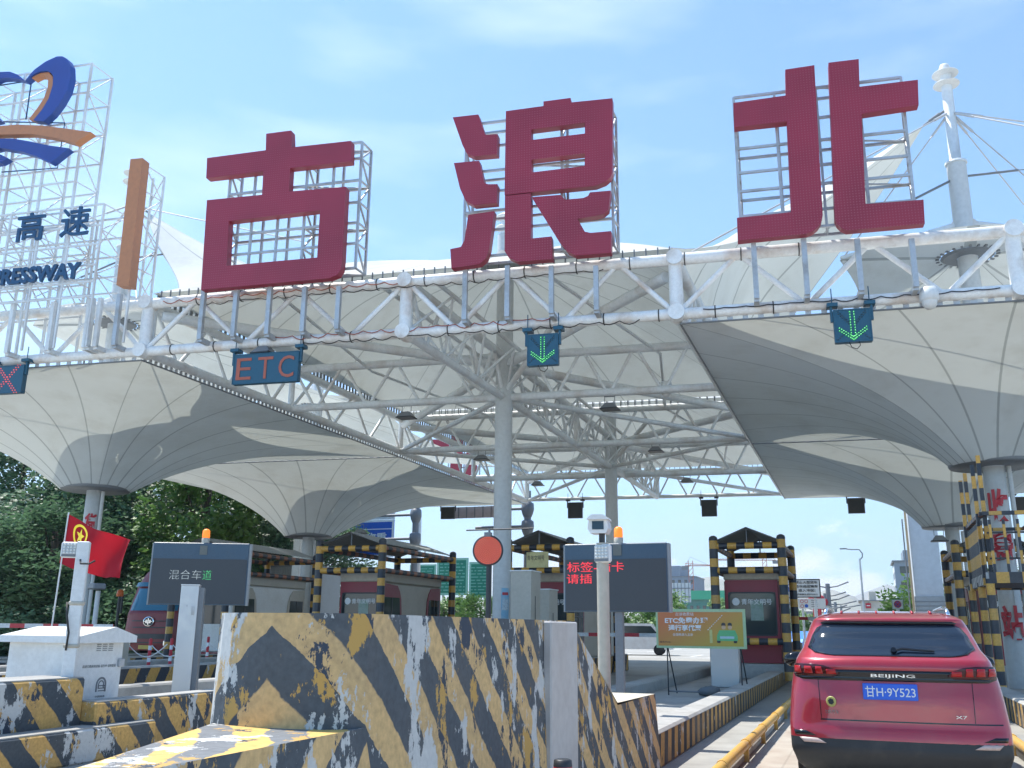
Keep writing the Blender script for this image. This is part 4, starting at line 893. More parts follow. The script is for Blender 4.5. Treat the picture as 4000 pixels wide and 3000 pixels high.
M_FY = emis('flag_yellow', (1, .8, .02), .12, (.85, .62, .02)); mb = MB(); es, eq = .25, .30
ang = [2*pi*i/30 for i in range(30)]
def shr(a): return 1.0-.12*abs(sin(a*1.5+.8))
vs = [fpt(es+.145*cos(a)*k*shr(a), eq+.27*sin(a)*k*shr(a)) for k in (1., .80) for a in ang]
mb.add(vs, [(i, (i+1) % 30, 30+(i+1) % 30, 30+i) for i in range(30)])
st = [fpt(es+.085*cos(pi*i/5-pi/2)*(1 if i % 2 == 0 else .42), eq+.17*sin(pi*i/5-pi/2)*(1 if i % 2 == 0 else .42), .008) for i in range(10)]
mb.add([fpt(es, eq, .009)]+st, [(0, 1+i, 1+(i+1) % 10) for i in range(10)]); mb.build('flag_emblem', M_FY, t)
# ---------------------------------------------------------------- booths and their striped guard frames
def booth(label, cx, y0, L, hw=.76, zt=3.26, group='toll booths', door=False, ln=None):
    ln = ln or L*.86; t = thing('toll_booth', (cx, y0, .16), label, 'toll booth', group); x0, x1 = cx-hw, cx+hw; yb = y0+ln
    MB().box((x0-.05, y0-.05, .16), (x1+.05, yb+.05, .58), bev=.02).build('plinth', M_CONC, t)
    b = MB(); b.box((x0, y0, .58), (x1, yb, zt-.33), bev=.05); b.build('booth_body', M_CREAM if not door else M_WHITE, t)
    MB().box((x0-.03, y0-.04, zt-.33), (x1+.03, yb+.03, zt), bev=.03).build('roof_band', M_CREAM, t)
    if door:
        MB().box((x0+.25, y0-.03, .62), (x1-.15, y0, 2.7), bev=.01).build('door', M_WHITE, t)
        MB().box((x0+.65, y0-.045, 1.55), (x1-.35, y0-.03, 2.55), bev=.04).build('door_window', M_GLASS, t)
        MB().box((x0-.08, y0-.07, .3), (x1+.08, y0-.02, .58)).build('red_skirt', M_BRED, t)
    else:
        w0, w1, z0, z1 = x0+.09, x1-.09, 1.36, 2.58
        MB().prism([V((x, y0-.012, z)) for x, z in ((x0+.01, .6), (x1-.01, .6), (x1-.01, zt-.33), (x0+.01, zt-.33))], V((0, -.03, 0)), [[V((x, y0-.012, z)) for x, z in ((w0, z0), (w1, z0), (w1, z1), (w0, z1))]]).build('front_panel', M_BRED, t)
        def rr(a, b_, c_, d_, r=.1, n=5):
            return [(cx2+r*cos(an), cz+r*sin(an)) for (cx2, cz, st_) in ((b_-r, d_-r, 0), (a+r, d_-r, pi/2), (a+r, c_+r, pi), (b_-r, c_+r, 1.5*pi)) for an in [st_+pi/2*k/n for k in range(n+1)]]
        win = MB().prism([V((x, y0-.02, z)) for x, z in rr(w0-.01, w1+.01, z0-.01, z1+.01)], V((0, -.03, 0)), [[V((x, y0-.02, z)) for x, z in rr(w0+.03, w1-.03, z0+.03, z1-.03)]]).build('window_frame', M_DARK, t)
        MB().box((w0, y0-.022, z0), (w1, y0-.016, z1)).build('window_glass', M_GLASS, t)
        # the desk opening seen through the glass
        MB().box((w0+.62, y0-.028, z0+.42), (w0+.98, y0-.023, z0+.98)).build('inner_window', paint('bright_far_window', (.22, .30, .26), .3, .6, (.08, .18, .08), 6), t)
        text('青年文明号', t, M_WHITE, (cx+.13, y0-.03, z1-.27), .86, .17, XH, ZH, .004, .01, 'window_lettering', nrm=-YH)
        MB().lathe([(.11, 0), (.1, .006)], (w0+.21, y0-.03, z1-.27), 20, -YH).build('round_emblem', M_WHITE, t)
    for sx, sg in ((x1, 1), (x0, -1)):
        for (ya, yb_, fl) in ((y0+.02, y0+1.45, 0), (yb-1.2, yb-.02, 1)):
            def q(y, z, o_=.004): return V((sx+sg*o_, y, z))
            yy = (lambda a: a) if not fl else (lambda a: (ya+yb_)-a)
            pr = [(ya, .6), (ya, zt-.36), (yb_-.35, zt-.42), (yb_-.18, zt-.6), (yb_-.06, zt-.85), (yb_, zt-1.3), (yb_-.02, zt-2.0), (yb_-.12, .6)]
            MB().prism([q(yy(a), z) for a, z in pr], V((sg*.02, 0, 0))).build('side_panel', M_BRED if not door else M_CREAM, t)
            wpr = [(ya+.1, 1.0), (ya+.1, 2.45), (yb_-.2, 2.45), (yb_-.14, 1.9), (yb_-.16, 1.0)]
            MB().prism([q(yy(a), z, .026) for a, z in wpr], V((sg*.008, 0, 0))).build('side_window', M_GLASS, t)
            MB().box((-.006, -.02, 1.0), (.006, .02, 2.45), o=q((yy(ya+.1)+yy(yb_-.18))/2, 0, .04)).box((-.006, -(yb_-ya)/2+.14, 1.86), (.006, (yb_-ya)/2-.16, 1.9), o=q((ya+yb_)/2, 0, .04)).build('window_bar', M_DARK, t)
    return t
def guard(label, cx, y0, L, hw, zt=4.1, z0=.16, lowbar=False):
    t = thing('striped_guard_frame', (cx, y0, z0), label, 'guard frame', 'striped guard frames over booths'); r = .125
    for (x, y) in ((cx-hw, y0), (cx+hw, y0), (cx-hw, y0+L), (cx+hw, y0+L)):
        MB().lathe([(r, 0), (r, zt-z0), (r*.85, zt-z0+.05), (.04, zt-z0+.085)], (x, y, z0), 20).build('post', M_POST, t)
    bars = [zt-.22, zt-.92]
    for z in bars:
        for y in (y0, y0+L): MB().tube((cx-hw+r*.8, y, z), (cx+hw-r*.8, y, z), .095, n=14).build('cross_bar', M_BARX, t)
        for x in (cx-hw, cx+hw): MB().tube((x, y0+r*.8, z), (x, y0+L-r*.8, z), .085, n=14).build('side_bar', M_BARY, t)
    if lowbar: MB().tube((cx-hw+r*.8, y0, 1.2), (cx+hw-r*.8, y0, 1.2), .095, n=14).build('cross_bar', M_BARX, t)
    # corrugated gable roof
    for sg in (-1, 1):
        rows = []; n = 3
        for j in range(int(L/.1)+5):
            y = y0-.15+j*.1*((L+.3)/(L+.4)); h = .018*(j % 2)
            rows.append([V((cx+sg*(hw-.05)*(1-k/3), y, zt-.08+.38*k/3+h)) for k in range(4)])
        MB().grid(rows, sm=False).build('roof_sheet', M_CORR, t)
    for y in (y0+.02, y0+L-.02): MB().tube((cx-hw, y, zt-.1), (cx, y, zt+.28), .025, n=6).tube((cx+hw, y, zt-.1), (cx, y, zt+.28), .025, n=6).tube((cx, y, zt-.15), (cx, y, zt+.28), .02, n=6).build('roof_frame', M_GREY, t)
    return t
booth('red and beige toll booth with round emblem, directly behind the orange poster', -3.0, 28.6, 3.9, ln=3.1)
guard('striped guard frame over the booth behind the orange poster', -3.0, 28.0, 3.9, .96, lowbar=True)
booth('toll booth half hidden behind the middle message board', -9.35, 28.9, 5.8)
guard('striped guard frame with yellow nameplate, right of the nearer middle column', -9.35, 28.0, 5.8, 1.02, 4.17)
booth('red and beige toll booth with curved side windows, above the big barrier', -15.4, 27.7, 5.4, ln=4.6)
guard('long striped guard frame in front of the blue road sign', -15.4, 26.9, 5.6, 1.15, 4.17)
booth('toll booth with white door right of the red lorry', -22.05, 28.6, 5.4, hw=1.0, door=True)
guard('striped guard frame partly behind the left message board', -22.05, 28.0, 5.7, 1.15, 4.25)
booth('toll booth at far right behind the lattice cage', 3.95, 30.9, 4)
guard('striped guard frame right of the red car, behind the lattice cage', 3.75, 31.0, 4.0, 1.0)
MB_ = MB().box((-.36, -.02, -.24), (.36, 0, .24), o=V((-9.35, 27.86, 3.56)), bev=.005)
t = thing('yellow_nameplate', (-9.35, 27.86, 3.3), 'rusty pale yellow nameplate with black characters on the guard frame bars', 'sign')
MB_.build('plate', paint('yellow_plate', (.58, .52, .25), .5, .55, (.2, .1, .04), 3), t)
text('青年文明号', t, M_DARK, (-9.40, 27.838, 3.62), .56, .15, XH, ZH, .003, 0, 'lettering', nrm=-YH)
# lattice cage on the right island
M_SLAT = stripes('yellow_black_slats', YEL, BLK, (0, 0, 1), .56, .5, rough=.4, dirt=.25, phase=.12)
t = thing('lattice_cage', (3.3, 24.5, .2), 'tall yellow and black lattice cage platform on striped legs at right edge', 'barrier cage')
xa, xb, ya, yb = 2.62, 3.95, 22.7, 26.4; zf = 2.62
for (x, y) in ((xa, ya), (xb, ya), (xa, yb), (xb, yb), (xa+.02, 24.5)): MB().tube((x, y, .2), (x, y, zf), .085, n=16).build('leg', M_POST, t)
for x, y, z1, r in ((xa-.05, ya+.35, 5.15, .042), (xa+.08, ya+.3, 5.35, .042), (xa-.05, yb-.6, 5.2, .042), (xa+.07, yb-.6, 5.38, .042)):
    MB().box((-r, -r, 2.5), (r, r, z1), o=V((x, y, 0))).build('tall_post', M_SLAT, t)
for z in (zf, 4.02):
    for (p, q) in (((xa, ya), (xb, ya)), ((xa, yb), (xb, yb))): MB().box((p[0], p[1]-.05, z-.09 if z < 3 else z-.04), (q[0], p[1]+.05, z+.14 if z < 3 else z+.04)).build('rail', M_BARX, t)
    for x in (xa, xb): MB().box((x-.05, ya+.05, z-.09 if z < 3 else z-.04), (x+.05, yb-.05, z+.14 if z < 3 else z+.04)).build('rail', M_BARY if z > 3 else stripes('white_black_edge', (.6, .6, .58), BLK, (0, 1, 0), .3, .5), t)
for z in (3.05, 3.6): MB().box((xa+.05, ya-.02, z-.02), (xb-.05, ya+.02, z+.02)).build('rail', M_DARK, t)
k = 0
for i in range(5): x = xa+.12+i*(xb-xa-.24)/4; MB().box((x-.028, ya-.045, zf+.14), (x+.028, ya-.01, 3.88)).build('slat', M_SLAT, t)
for i in range(22): y = ya+.12+i*(yb-ya-.24)/21; MB().box((xa-.045, y-.03, zf+.14), (xa-.01, y+.03, 3.88)).build('slat', M_SLAT, t)
for i in range(8): y = ya+.2+i*.45; MB().box((xb+.01, y-.028, zf+.14), (xb+.045, y+.028, 3.88)).build('slat', M_SLAT, t)
MB().box((xa+.05, ya+.05, zf-.05), (xb-.05, yb-.05, zf-.02)).build('platform', M_DARK, t)
for x in (xb,): MB().box((x-.04, ya-.04, zf+.14), (x+.04, ya+.04, 4.1)).build('corner_post', M_SLAT, t)
# height barrier further right
t = thing('lattice_barrier', (4.7, 20.6, .4), 'second striped lattice frame cut off by the right edge', 'barrier cage')
for i in range(6): MB().box((-.035, -.03, .42), (.035, .03, 3.9-.2*i), o=V((4.15+.17*i, 21.4-.15*i, 0))).build('slat', M_SLAT, t)
MB().box((4.1, 20.6, 2.5), (5.1, 20.7, 2.62)).box((4.1, 20.6, 3.1), (5.1, 20.7, 3.16)).build('rail', M_BARX, t)
# red characters on columns
def curved_text(ch, par, p, z, h, r=.275, ang=-pi/2):
    nrm = V((cos(ang), sin(ang), 0)); X = V((-sin(ang), cos(ang), 0)); o = text(ch, par, M_REDSIDE, V(p)+nrm*r+ZH*z, h*.62, h, X, ZH, .004, .035, 'painted_character', nrm=nrm)
    og = wloc(par)
    for v in o.data.vertices:
        w = v.co+og-V(p); s = w.dot(X); dn = w.dot(nrm)-r; a = s/r; v.co = V(p)+(nrm*cos(a)+X*sin(a))*(r+max(dn, 0)+.02)+ZH*w.z-og
pc = S0(AS[5], 27)
for i, ch in enumerate('收费站'): curved_text(ch, cols[0], pc, [4.72, 3.6, 1.75][i], .85, ang=-pi/2-.1)
curved_text('货', cols[1], S0(AS[1], 27), 4.75, .62, ang=-pi/2+.62); curved_text('车', cols[1], S0(AS[1], 27), 3.3, .62, ang=-pi/2+.62)
# notice papered round the middle column
def wrap(par, p, r, a0, a1, z0, z1, mat, name, n=10):
    MB().grid([[V(p)+V((cos(a0+(a1-a0)*i/n)*r, sin(a0+(a1-a0)*i/n)*r, z)) for i in range(n+1)] for z in (z0, z1)]).build(name, mat, par)
pm = S0(AS[3], 27)
MP = paint('blue_poster', (.22, .45, .62), .6, .5, (.6, .62, .6), 5)
wrap(cols[2], pm, .272, -1.25, -.35, 1.75, 2.62, MP, 'poster'); wrap(cols[2], pm, .275, -1.15, -.45, 2.42, 2.5, M_REDSIDE, 'poster_heading'); wrap(cols[2], pm, .275, -1.15, -.45, 2.0, 2.3, paint('poster_text', (.5, .6, .65), .6, .8, (.1, .15, .2), 30), 'poster_text')
wrap(cols[0], pc, .278, -1.3, -.5, 1.9, 2.7, paint('white_poster', (.5, .55, .58), .6, .5, (.3, .35, .4), 6), 'poster')
# ---------------------------------------------------------------- poster stand
t = thing('poster_stand', (-3.2, 20.6, .16), 'orange and green advertising poster on a thin metal stand, offering ETC sign-up', 'poster stand')
q0 = aty(2563, 2460, 20.6); q1 = aty(2914, 2460, 20.6); zt3 = aty(2740, 2379, 20.6).z; zb3 = aty(2740, 2533, 20.6).z; bw = q1.x-q0.x; bh = zt3-zb3; bc = V(((q0.x+q1.x)/2, 20.6, (zt3+zb3)/2))
def bp(x, y): return V((bc.x+(x-1045)/1880*bw, 20.6, bc.z-(y-610)/850*bh))
MB().box((-bw/2, 0, -bh/2), (bw/2, .03, bh/2), o=bc).build('poster_border', paint('pale_green_border', (.38, .52, .30), .6, .2), t)
m, n_, l_, p_ = new_mat('poster_print'); tcx = n_.new('ShaderNodeTexCoord'); sx = n_.new('ShaderNodeSeparateXYZ'); l_.new(tcx.outputs['Object'], sx.inputs[0])
g1 = ramp(n_, l_, mth(n_, l_, 'ADD', mth(n_, l_, 'MULTIPLY', sx.outputs[0], -.35), mth(n_, l_, 'MULTIPLY', sx.outputs[2], .7)), .55, 1.35)
l_.new(rgbmix(n_, l_, g1, (.42, .33, .05), (.55, .17, .06)), p_.inputs['Base Color']); p_.inputs['Roughness'].default_value = .5
MB().prism([bp(x, y)-YH*.002 for x, y in ((150, 250), (1925, 250), (1925, 985), (150, 985))], -YH*.003).build('poster_print', m, t)
WT = M_WHITE
text('古浪收费站', t, WT, bp(720, 297)-YH*.005, 385/1880*bw, 75/850*bh, depth=.003, name='heading', nrm=-YH)
text('ETC免费办理', t, WT, bp(755, 435)-YH*.005, 910/1880*bw, 140/850*bh, depth=.003, bold=.03, name='heading', nrm=-YH)
text('通行享优惠', t, WT, bp(720, 595)-YH*.005, 700/1880*bw, 135/850*bh, depth=.003, bold=.03, name='heading', nrm=-YH)
text('全国畅游九五折', t, WT, bp(675, 742)-YH*.005, 430/1880*bw, 60/850*bh, depth=.003, name='heading', nrm=-YH)
text('服务热线：', t, M_DARK, bp(300, 905)-YH*.005, 250/1880*bw, 40/850*bh, depth=.003, name='caption', nrm=-YH)
mb = MB()
for i in range(9): a, b = i/9, (i+.55)/9; pA, pB = bp(1200+a*330, 640-a*340), bp(1200+b*330, 640-b*340); mb.tube(pA-YH*.006, pB-YH*.006, .009, n=6)
mb.build('barrier_arm_drawing', WT, t)
MB().prism([bp(x, y)-YH*.005 for x, y in ((1235, 630), (1290, 630), (1290, 915), (1235, 915))], -YH*.003).build('gate_drawing', paint('drawing_yellow', (.5, .5, .2), .6), t)
G = paint('drawing_green', (.12, .42, .18), .6, .1)
MB().prism([bp(x, y)-YH*.005 for x, y in ((1385, 870), (1385, 760), (1440, 640), (1760, 640), (1810, 760), (1810, 870))], -YH*.003).build('car_drawing', G, t)
MB().prism([bp(x, y)-YH*.009 for x, y in ((1450, 820), (1450, 770), (1740, 770), (1740, 820))], -YH*.002).build('car_drawing_glass', paint('drawing_blue', (.4, .55, .6), .6), t)
for x in (1530, 1660):
    MB().lathe([(.043, 0), (.04, .003)], bp(x, 580)-YH*.006, 16, -YH).build('rider_drawing', paint('drawing_skin', (.55, .38, .25), .6), t)
    MB().prism([bp(x+dx, 540+dy)-YH*.012 for dx, dy in ((-48, 0), (-35, -50), (0, -65), (35, -50), (48, 0))], -YH*.002).build('rider_hair_drawing', M_DARK, t)
for x in (1420, 1760): MB().prism([bp(x+dx, 890+dy)-YH*.009 for dx, dy in ((-38, -25), (38, -25), (30, 22), (-30, 22))], -YH*.002).build('wheel_drawing', M_DARK, t)
for x in (q0.x+.22, q1.x-.14):
    for dy in (.05, .75): MB().tube((x, 20.64, zb3+.1), (x+(.05 if dy > .1 else 0), 20.6+dy, .16), .014, n=8).build('stand_leg', M_DARK, t)
MB().tube((q0.x+.22, 20.66, .24), (q1.x-.14, 20.66, .24), .016, n=8).build('stand_bar', M_GREY, t)
mb = MB().lathe([(.02, 0), (.19, .02), (.23, .09), (.19, .17), (.05, .2)], (-3.15, 20.75, .16), 14)
for v in mb.v: v.x += .03*sin(v.y*31+v.z*20); v.z += .015*sin(v.x*40) if v.z > .2 else 0
tag(mb.build('ballast_bag', paint('grey_bag', (.15, .16, .17), .9, .4), loc=(-3.15, 20.75, .16)), 'small grey ballast bag lying at the foot of the orange poster', 'bag')
# steel card machine behind the poster
t = thing('card_machine', (-3.2, 24, .16), 'brushed steel machine column standing behind the orange poster', 'machine')
MB().box((-3.58, 23.9, .16), (-2.9, 24.4, 1.75), bev=.02).build('machine_body', M_STAIN, t)
MB().box((-3.5, 23.88, 1.3), (-3.0, 23.9, 1.6)).build('machine_screen', M_GLASS, t)
# beige cabinets by the middle booth
for (u0, u1, v0, y, lab) in ((1995, 2075, 2232, 22.5, 'tall beige metal cabinet right of the nearer middle column'), (2098, 2146, 2304, 24.5, 'shorter beige metal cabinet left of the middle message board')):
    a, b = aty(u0, v0, y), aty(u1, v0, y); t = thing('beige_cabinet', (a.x, y, .1), lab, 'cabinet', 'beige cabinets')
    MB().box((a.x, y, .1), (b.x, y+.75, a.z), bev=.012).build('cabinet_body', M_CREAM, t)
    MB().box((a.x-.02, y-.02, a.z), (b.x+.02, y+.77, a.z+.03)).build('cabinet_top', M_WHITE, t)
    MB().box((b.x, y+.3, .4), (b.x+.006, y+.34, a.z-.6)).build('door_gap', M_DARK, t)
# boom gates
def gate(lab, x, y, xe, zb=1.05, mat=None):
    t = thing('boom_gate', (x, y, .1), lab, 'boom gate', 'boom gates'); sg = 1 if xe > x else -1
    MB().box((x-.17, y-.15, .1), (x+.17, y+.15, 1.15), bev=.02).build('gate_housing', mat or paint('gate_orange', (.45, .12, .04), .5, .3), t)
    MB().box((x+.17, y-.13, .12), (x+.2, y+.13, 1.13)).build('housing_edge', M_CREAM, t)
    arm = MB(); arm.box((min(x, xe), y-.22, zb-.05), (max(x, xe), y-.19, zb+.05)); arm.build('gate_arm', stripes('red_white_arm', (.45, .02, .03), (.6, .62, .62), (1, 0, 0), 1.0, .45), t)
gate('orange boom gate left of the white cabinet with red and white arm', -15.6, 17.2, -19.5, 1.45)
gate('rust orange boom gate behind the middle message board', -8.3, 26.5, -5.2, 1.35, paint('rusty_gate', (.28, .07, .025), .6, .3))
gate('dark orange boom gate beside the booth left of the red car', -2.15, 33.2, 1.5, 1.9, paint('gate_brown', (.30, .09, .02), .6, .3))
# delineator posts with rings
M_DELI = stripes('red_white_bands', (.5, .02, .03), (.7, .7, .7), (0, 0, 1), .26, .62)
for i, (u, v, y, lab) in enumerate(((490, 2590, 17.5, 'nearest'), (580, 2590, 17.9, 'second'), (664, 2580, 18.6, 'third'), (810, 2545, 22.2, 'fourth'), (893, 2535, 23.8, 'fifth'))):
    p = aty(u, v, y); t = thing('delineator_post', (p.x, p.y, .0), 'red and white plastic lane post, %s from the left in the row before the lorry' % lab, 'delineator', 'lane posts')
    MB().lathe([(.1, 0), (.1, .03), (.04, .05), (.038, 1.18), (.02, 1.2)], (p.x, p.y, .0), 14).build('post', M_DELI, t)
    MB().path([V((p.x+s_*.85, p.y+s_*.3, 1.08-.28*sin(pi*s_))) for s_ in [k/8 for k in range(9)]], .012, 5).build('chain', M_WHITE, t)
# ---------------------------------------------------------------- red SUV ahead
def interp(tab, z):
    if z <= tab[0][0]: return tab[0][1:]
    for a, b in zip(tab, tab[1:]):
        if z <= b[0]:
            f = (z-a[0])/(b[0]-a[0]); f = f*f*(3-2*f)*.5+f*.5; return tuple(p+(q-p)*f for p, q in zip(a[1:], b[1:]))
    return tab[-1][1:]
# z, half width, rear y at centre, rear corner sweep, front y, front sweep
SUVT = [(.20, .80, .20, .16, 4.42, .25), (.30, .90, .07, .17, 4.55, .35), (.44, .945, .0, .19, 4.60, .45), (.60, .95, .01, .20, 4.62, .5), (.66, .95, .03, .20, 4.62, .5), (.74, .945, .035, .22, 4.60, .55), (.90, .93, .04, .25, 4.52, .6),
        (1.02, .915, .06, .27, 4.40, .6), (1.10, .90, .07, .28, 4.2, .6), (1.17, .88, .04, .30, 3.9, .6), (1.24, .86, .06, .30, 3.6, .55), (1.28, .84, .13, .28, 3.4, .5), (1.34, .80, .22, .26, 3.15, .4), (1.46, .76, .36, .24, 2.9, .35), (1.57, .72, .49, .23, 2.65, .33),
        (1.615, .69, .47, .22, 2.5, .3), (1.64, .66, .55, .22, 2.4, .3), (1.675, .60, .75, .22, 2.2, .3), (1.70, .47, 1.05, .2, 2.0, .3), (1.71, .3, 1.3, .2, 1.8, .2)]
CAR0 = V((.215, 9.6, 0))
def rearY(x, z):
    w, yr, cs, yf, fs = interp(SUVT, z); t = min(abs(x)/w, 1.0); return yr+cs*(1-(1-t**3.4)**(1/2.2))
def carpt(x, z, off=0.):
    e = .01; y = rearY(x, z); dx = (rearY(x+e, z)-rearY(x-e, z))/(2*e) if abs(x)+e < interp(SUVT, z)[0] else 3*(1 if x > 0 else -1); dz = (rearY(x, z+e)-rearY(x, z-e))/(2*e)
    n = V((dx, -1, dz)).normalized(); return CAR0+V((x, y, z))+n*off
def ringz(z):
    w, yr, cs, yf, fs = interp(SUVT, z); pts = []
    for i in range(25):
        th = -pi/2+pi*i/24; x = w*sin(th)*.9995; x = w*(abs(sin(th))**.8)*(1 if th > 0 else -1); pts.append(V((x, rearY(x*.9999, z), z)))
    for i in range(1, 16): pts.append(V((w*(1+.02*sin(pi*i/16)*(1 if z < 1.2 else 0)), yr+cs+(yf-fs-yr-cs)*i/16, z)))
    for i in range(17):
        th = pi/2-pi*i/16; x = w*sin(th); pts.append(V((x, yf-fs*(abs(x)/w)**3, z)))
    for i in range(15, 0, -1): pts.append(V((-w*(1+.02*sin(pi*i/16)*(1 if z < 1.2 else 0)), yr+cs+(yf-fs-yr-cs)*i/16, z)))
    pts.append(pts[0].copy()); return [p+CAR0 for p in pts]
def carpaint(name, col):
    m, n, l, p = new_mat(name); p.inputs['Base Color'].default_value = (*col, 1); p.inputs['Roughness'].default_value = .32; p.inputs['Metallic'].default_value = .25
    p.inputs['Coat Weight'].default_value = 1; p.inputs['Coat Roughness'].default_value = .04
    d = ramp(n, l, noise(n, l, 2.5, 5), .4, .75); c = rgbmix(n, l, mth(n, l, 'MULTIPLY', d, .25), col, (.25, .12, .09)); l.new(c, p.inputs['Base Color']); return m
M_CAR = carpaint('red_car_paint', (.38, .012, .028)); M_PLAS = paint('dark_bumper_plastic', (.022, .026, .03), .55, .3, (.10, .09, .08), 4); M_CHR = paint('chrome', (.75, .75, .75), .12, .0, metal=1.)
M_TAIL = glassy('tail_lamp_red', (.38, .008, .012), .08); M_TAILD = glassy('tail_lamp_dark', (.05, .004, .008), .06); M_PIANO = glassy('gloss_black_trim', (.008, .009, .012), .06)
M_RUB = paint('tyre_rubber', (.02, .02, .022), .85, .3, (.1, .09, .08), 4)
car = thing('parked_car', CAR0, 'red SUV queuing ahead in our lane, seen from behind with blue number plate', 'car')
car.name = 'red_suv'
zs = [.54, .56, .62, .645, .66, .70, .76, .82, .9, .96, 1.02, 1.06, 1.10, 1.14, 1.17, 1.20, 1.24, 1.26, 1.28, 1.31, 1.34, 1.40, 1.46, 1.52, 1.57, 1.60, 1.615, 1.63, 1.645, 1.66, 1.675, 1.69, 1.70, 1.705, 1.71]
rows = [ringz(z) for z in zs]; mb = MB().grid(rows); cap = rows[-1][:-1]; mb.add([p for p in cap]+[sum(cap, V((0, 0, 0)))/len(cap)+ZH*.004], [(i, (i+1) % len(cap), len(cap)) for i in range(len(cap))], True)
mb.build('body', M_CAR, car)
mb = MB().grid([ringz(z) for z in (.2, .24, .30, .36, .40, .44, .48, .52, .545, .548)]); mb.build('lower_bumper', M_PLAS, car)
def patch(name, mat, zl, off=.004, n=24, par=None, skirt=True):
    """zl: list of (z, xleft, xright) rows laid over the rear surface"""
    rows = []
    zz = []
    for a, b in zip(zl, zl[1:]):
        k = max(1, int(abs(b[0]-a[0])/.02))
        zz += [tuple(a[j]+(b[j]-a[j])*i/k for j in range(3)) for i in range(k)]
    zz.append(zl[-1])
    for z, xl, xr in zz: rows.append([carpt(xl+(xr-xl)*i/n, z, off) for i in range(n+1)])
    if skirt:
        rows.insert(0, [p+YH*.02 for p in rows[0]]); rows.append([p+YH*.02 for p in rows[-1]])
        rows = [[r[0]+YH*.02]+r+[r[-1]+YH*.02] for r in rows]
    return MB().grid(rows).build(name, mat, par or car)
rg = patch('rear_glass', M_TINT, [(1.275, -.50, .50), (1.285, -.58, .58), (1.30, -.68, .66), (1.345, -.745, .74), (1.46, -.70, .70), (1.53, -.66, .66), (1.565, -.60, .60)], .006)
patch('spoiler_underside', M_PIANO, [(1.565, -.60, .60), (1.585, -.62, .62), (1.60, -.58, .58)], .008)
patch('light_bar_trim', M_PIANO, [(1.055, -.80, .80), (1.08, -.875, .875), (1.12, -.885, .885), (1.155, -.60, .60)], .007)
for sg in (-1, 1):
    def o2(a, b): return (a, b) if sg > 0 else (-b, -a)
    lamp = patch('tail_light', M_TAILD, [(1.085, *o2(.52, .865)), (1.12, *o2(.46, .878)), (1.155, *o2(.50, .878)), (1.185, *o2(.60, .872)), (1.195, *o2(.70, .86))], .012, 14)
    for (a, b) in ((.80, .865), (.70, .775), (.61, .675), (.49, .58)): patch('lamp_segment', M_TAIL, [(1.115, *o2(a, b)), (1.16 if a < .6 else 1.175, *o2(a+.01, b))], .017, 5, lamp)
    patch('side_reflector', paint('pale_reflector', (.55, .42, .38), .3), [(.50, *o2(.62, .82)), (.54, *o2(.70, .86))] , .006, 8)
    # gloss black vent at the bumper corner
    patch('bumper_vent', M_PIANO, [(.56, *o2(.70, .90)), (.60, *o2(.80, .91))], .003, 6)
    pts = [CAR0+V((sg*(.56-.02*abs(i-4)/4), 1.05+i*.26, 1.735-.0*i)) for i in range(8)]
    pts = [CAR0+V((sg*.575, .72, 1.66)), CAR0+V((sg*.565, .80, 1.715))]+[CAR0+V((sg*.55, .95+i*.22, 1.742-.002*i)) for i in range(7)]+[CAR0+V((sg*.55, 2.55, 1.69))]
    MB().path(pts, .019, 8).build('roof_rail', M_CHR, car)
    mr = CAR0+V((sg*1.03, 2.95, 1.16))
    rows = []
    for j in range(9):
        a = pi*j/8; rows.append([mr+V((.155*sin(a)*cos(2*pi*i/16), .06*-cos(a), .095*sin(a)*sin(2*pi*i/16))) for i in range(17)])
    m_ = MB().grid(rows).build('wing_mirror', M_PIANO, car)
    MB().box((-.08, -.02, -.02), (.02, .02, .02), o=mr+V((-sg*.10, 0, -.04))).build('mirror_arm', M_DARK, m_)
    for wy in (.95, 3.65):
        wc = CAR0+V((sg*.82, wy, .35)); w_ = MB().lathe([(.22, -.11), (.34, -.11), (.355, -.08), (.355, .08), (.34, .11), (.22, .11)], wc, 32, XH).build('wheel', M_RUB, car)
        MB().lathe([(.05, .06), (.21, .10), (.22, .115)], wc, 24, XH*sg).build('rim', M_STAIN, w_)
MB().box((-.86, .3, .14), (.86, 4.2, .28), o=CAR0).build('underbody', M_DARK, car)
patch('bumper_groove', M_PIANO, [(.700, -.66, .88), (.712, -.66, .88)], .002, 40, skirt=False)
patch('tailgate_gap', M_PIANO, [(.715, -.655, -.649), (1.06, -.665, -.659)], .002, 1, skirt=False); patch('tailgate_gap', M_PIANO, [(.715, .649, .655), (1.06, .659, .665)], .002, 1, skirt=False)
for k in range(6):
    x = -.42+k*.168; MB().path([CAR0+V((x, .80+.25*q, 1.683+.022*sin(q*1.4))) for q in range(7)], .012, 6).build('roof_rib', M_CAR, car)
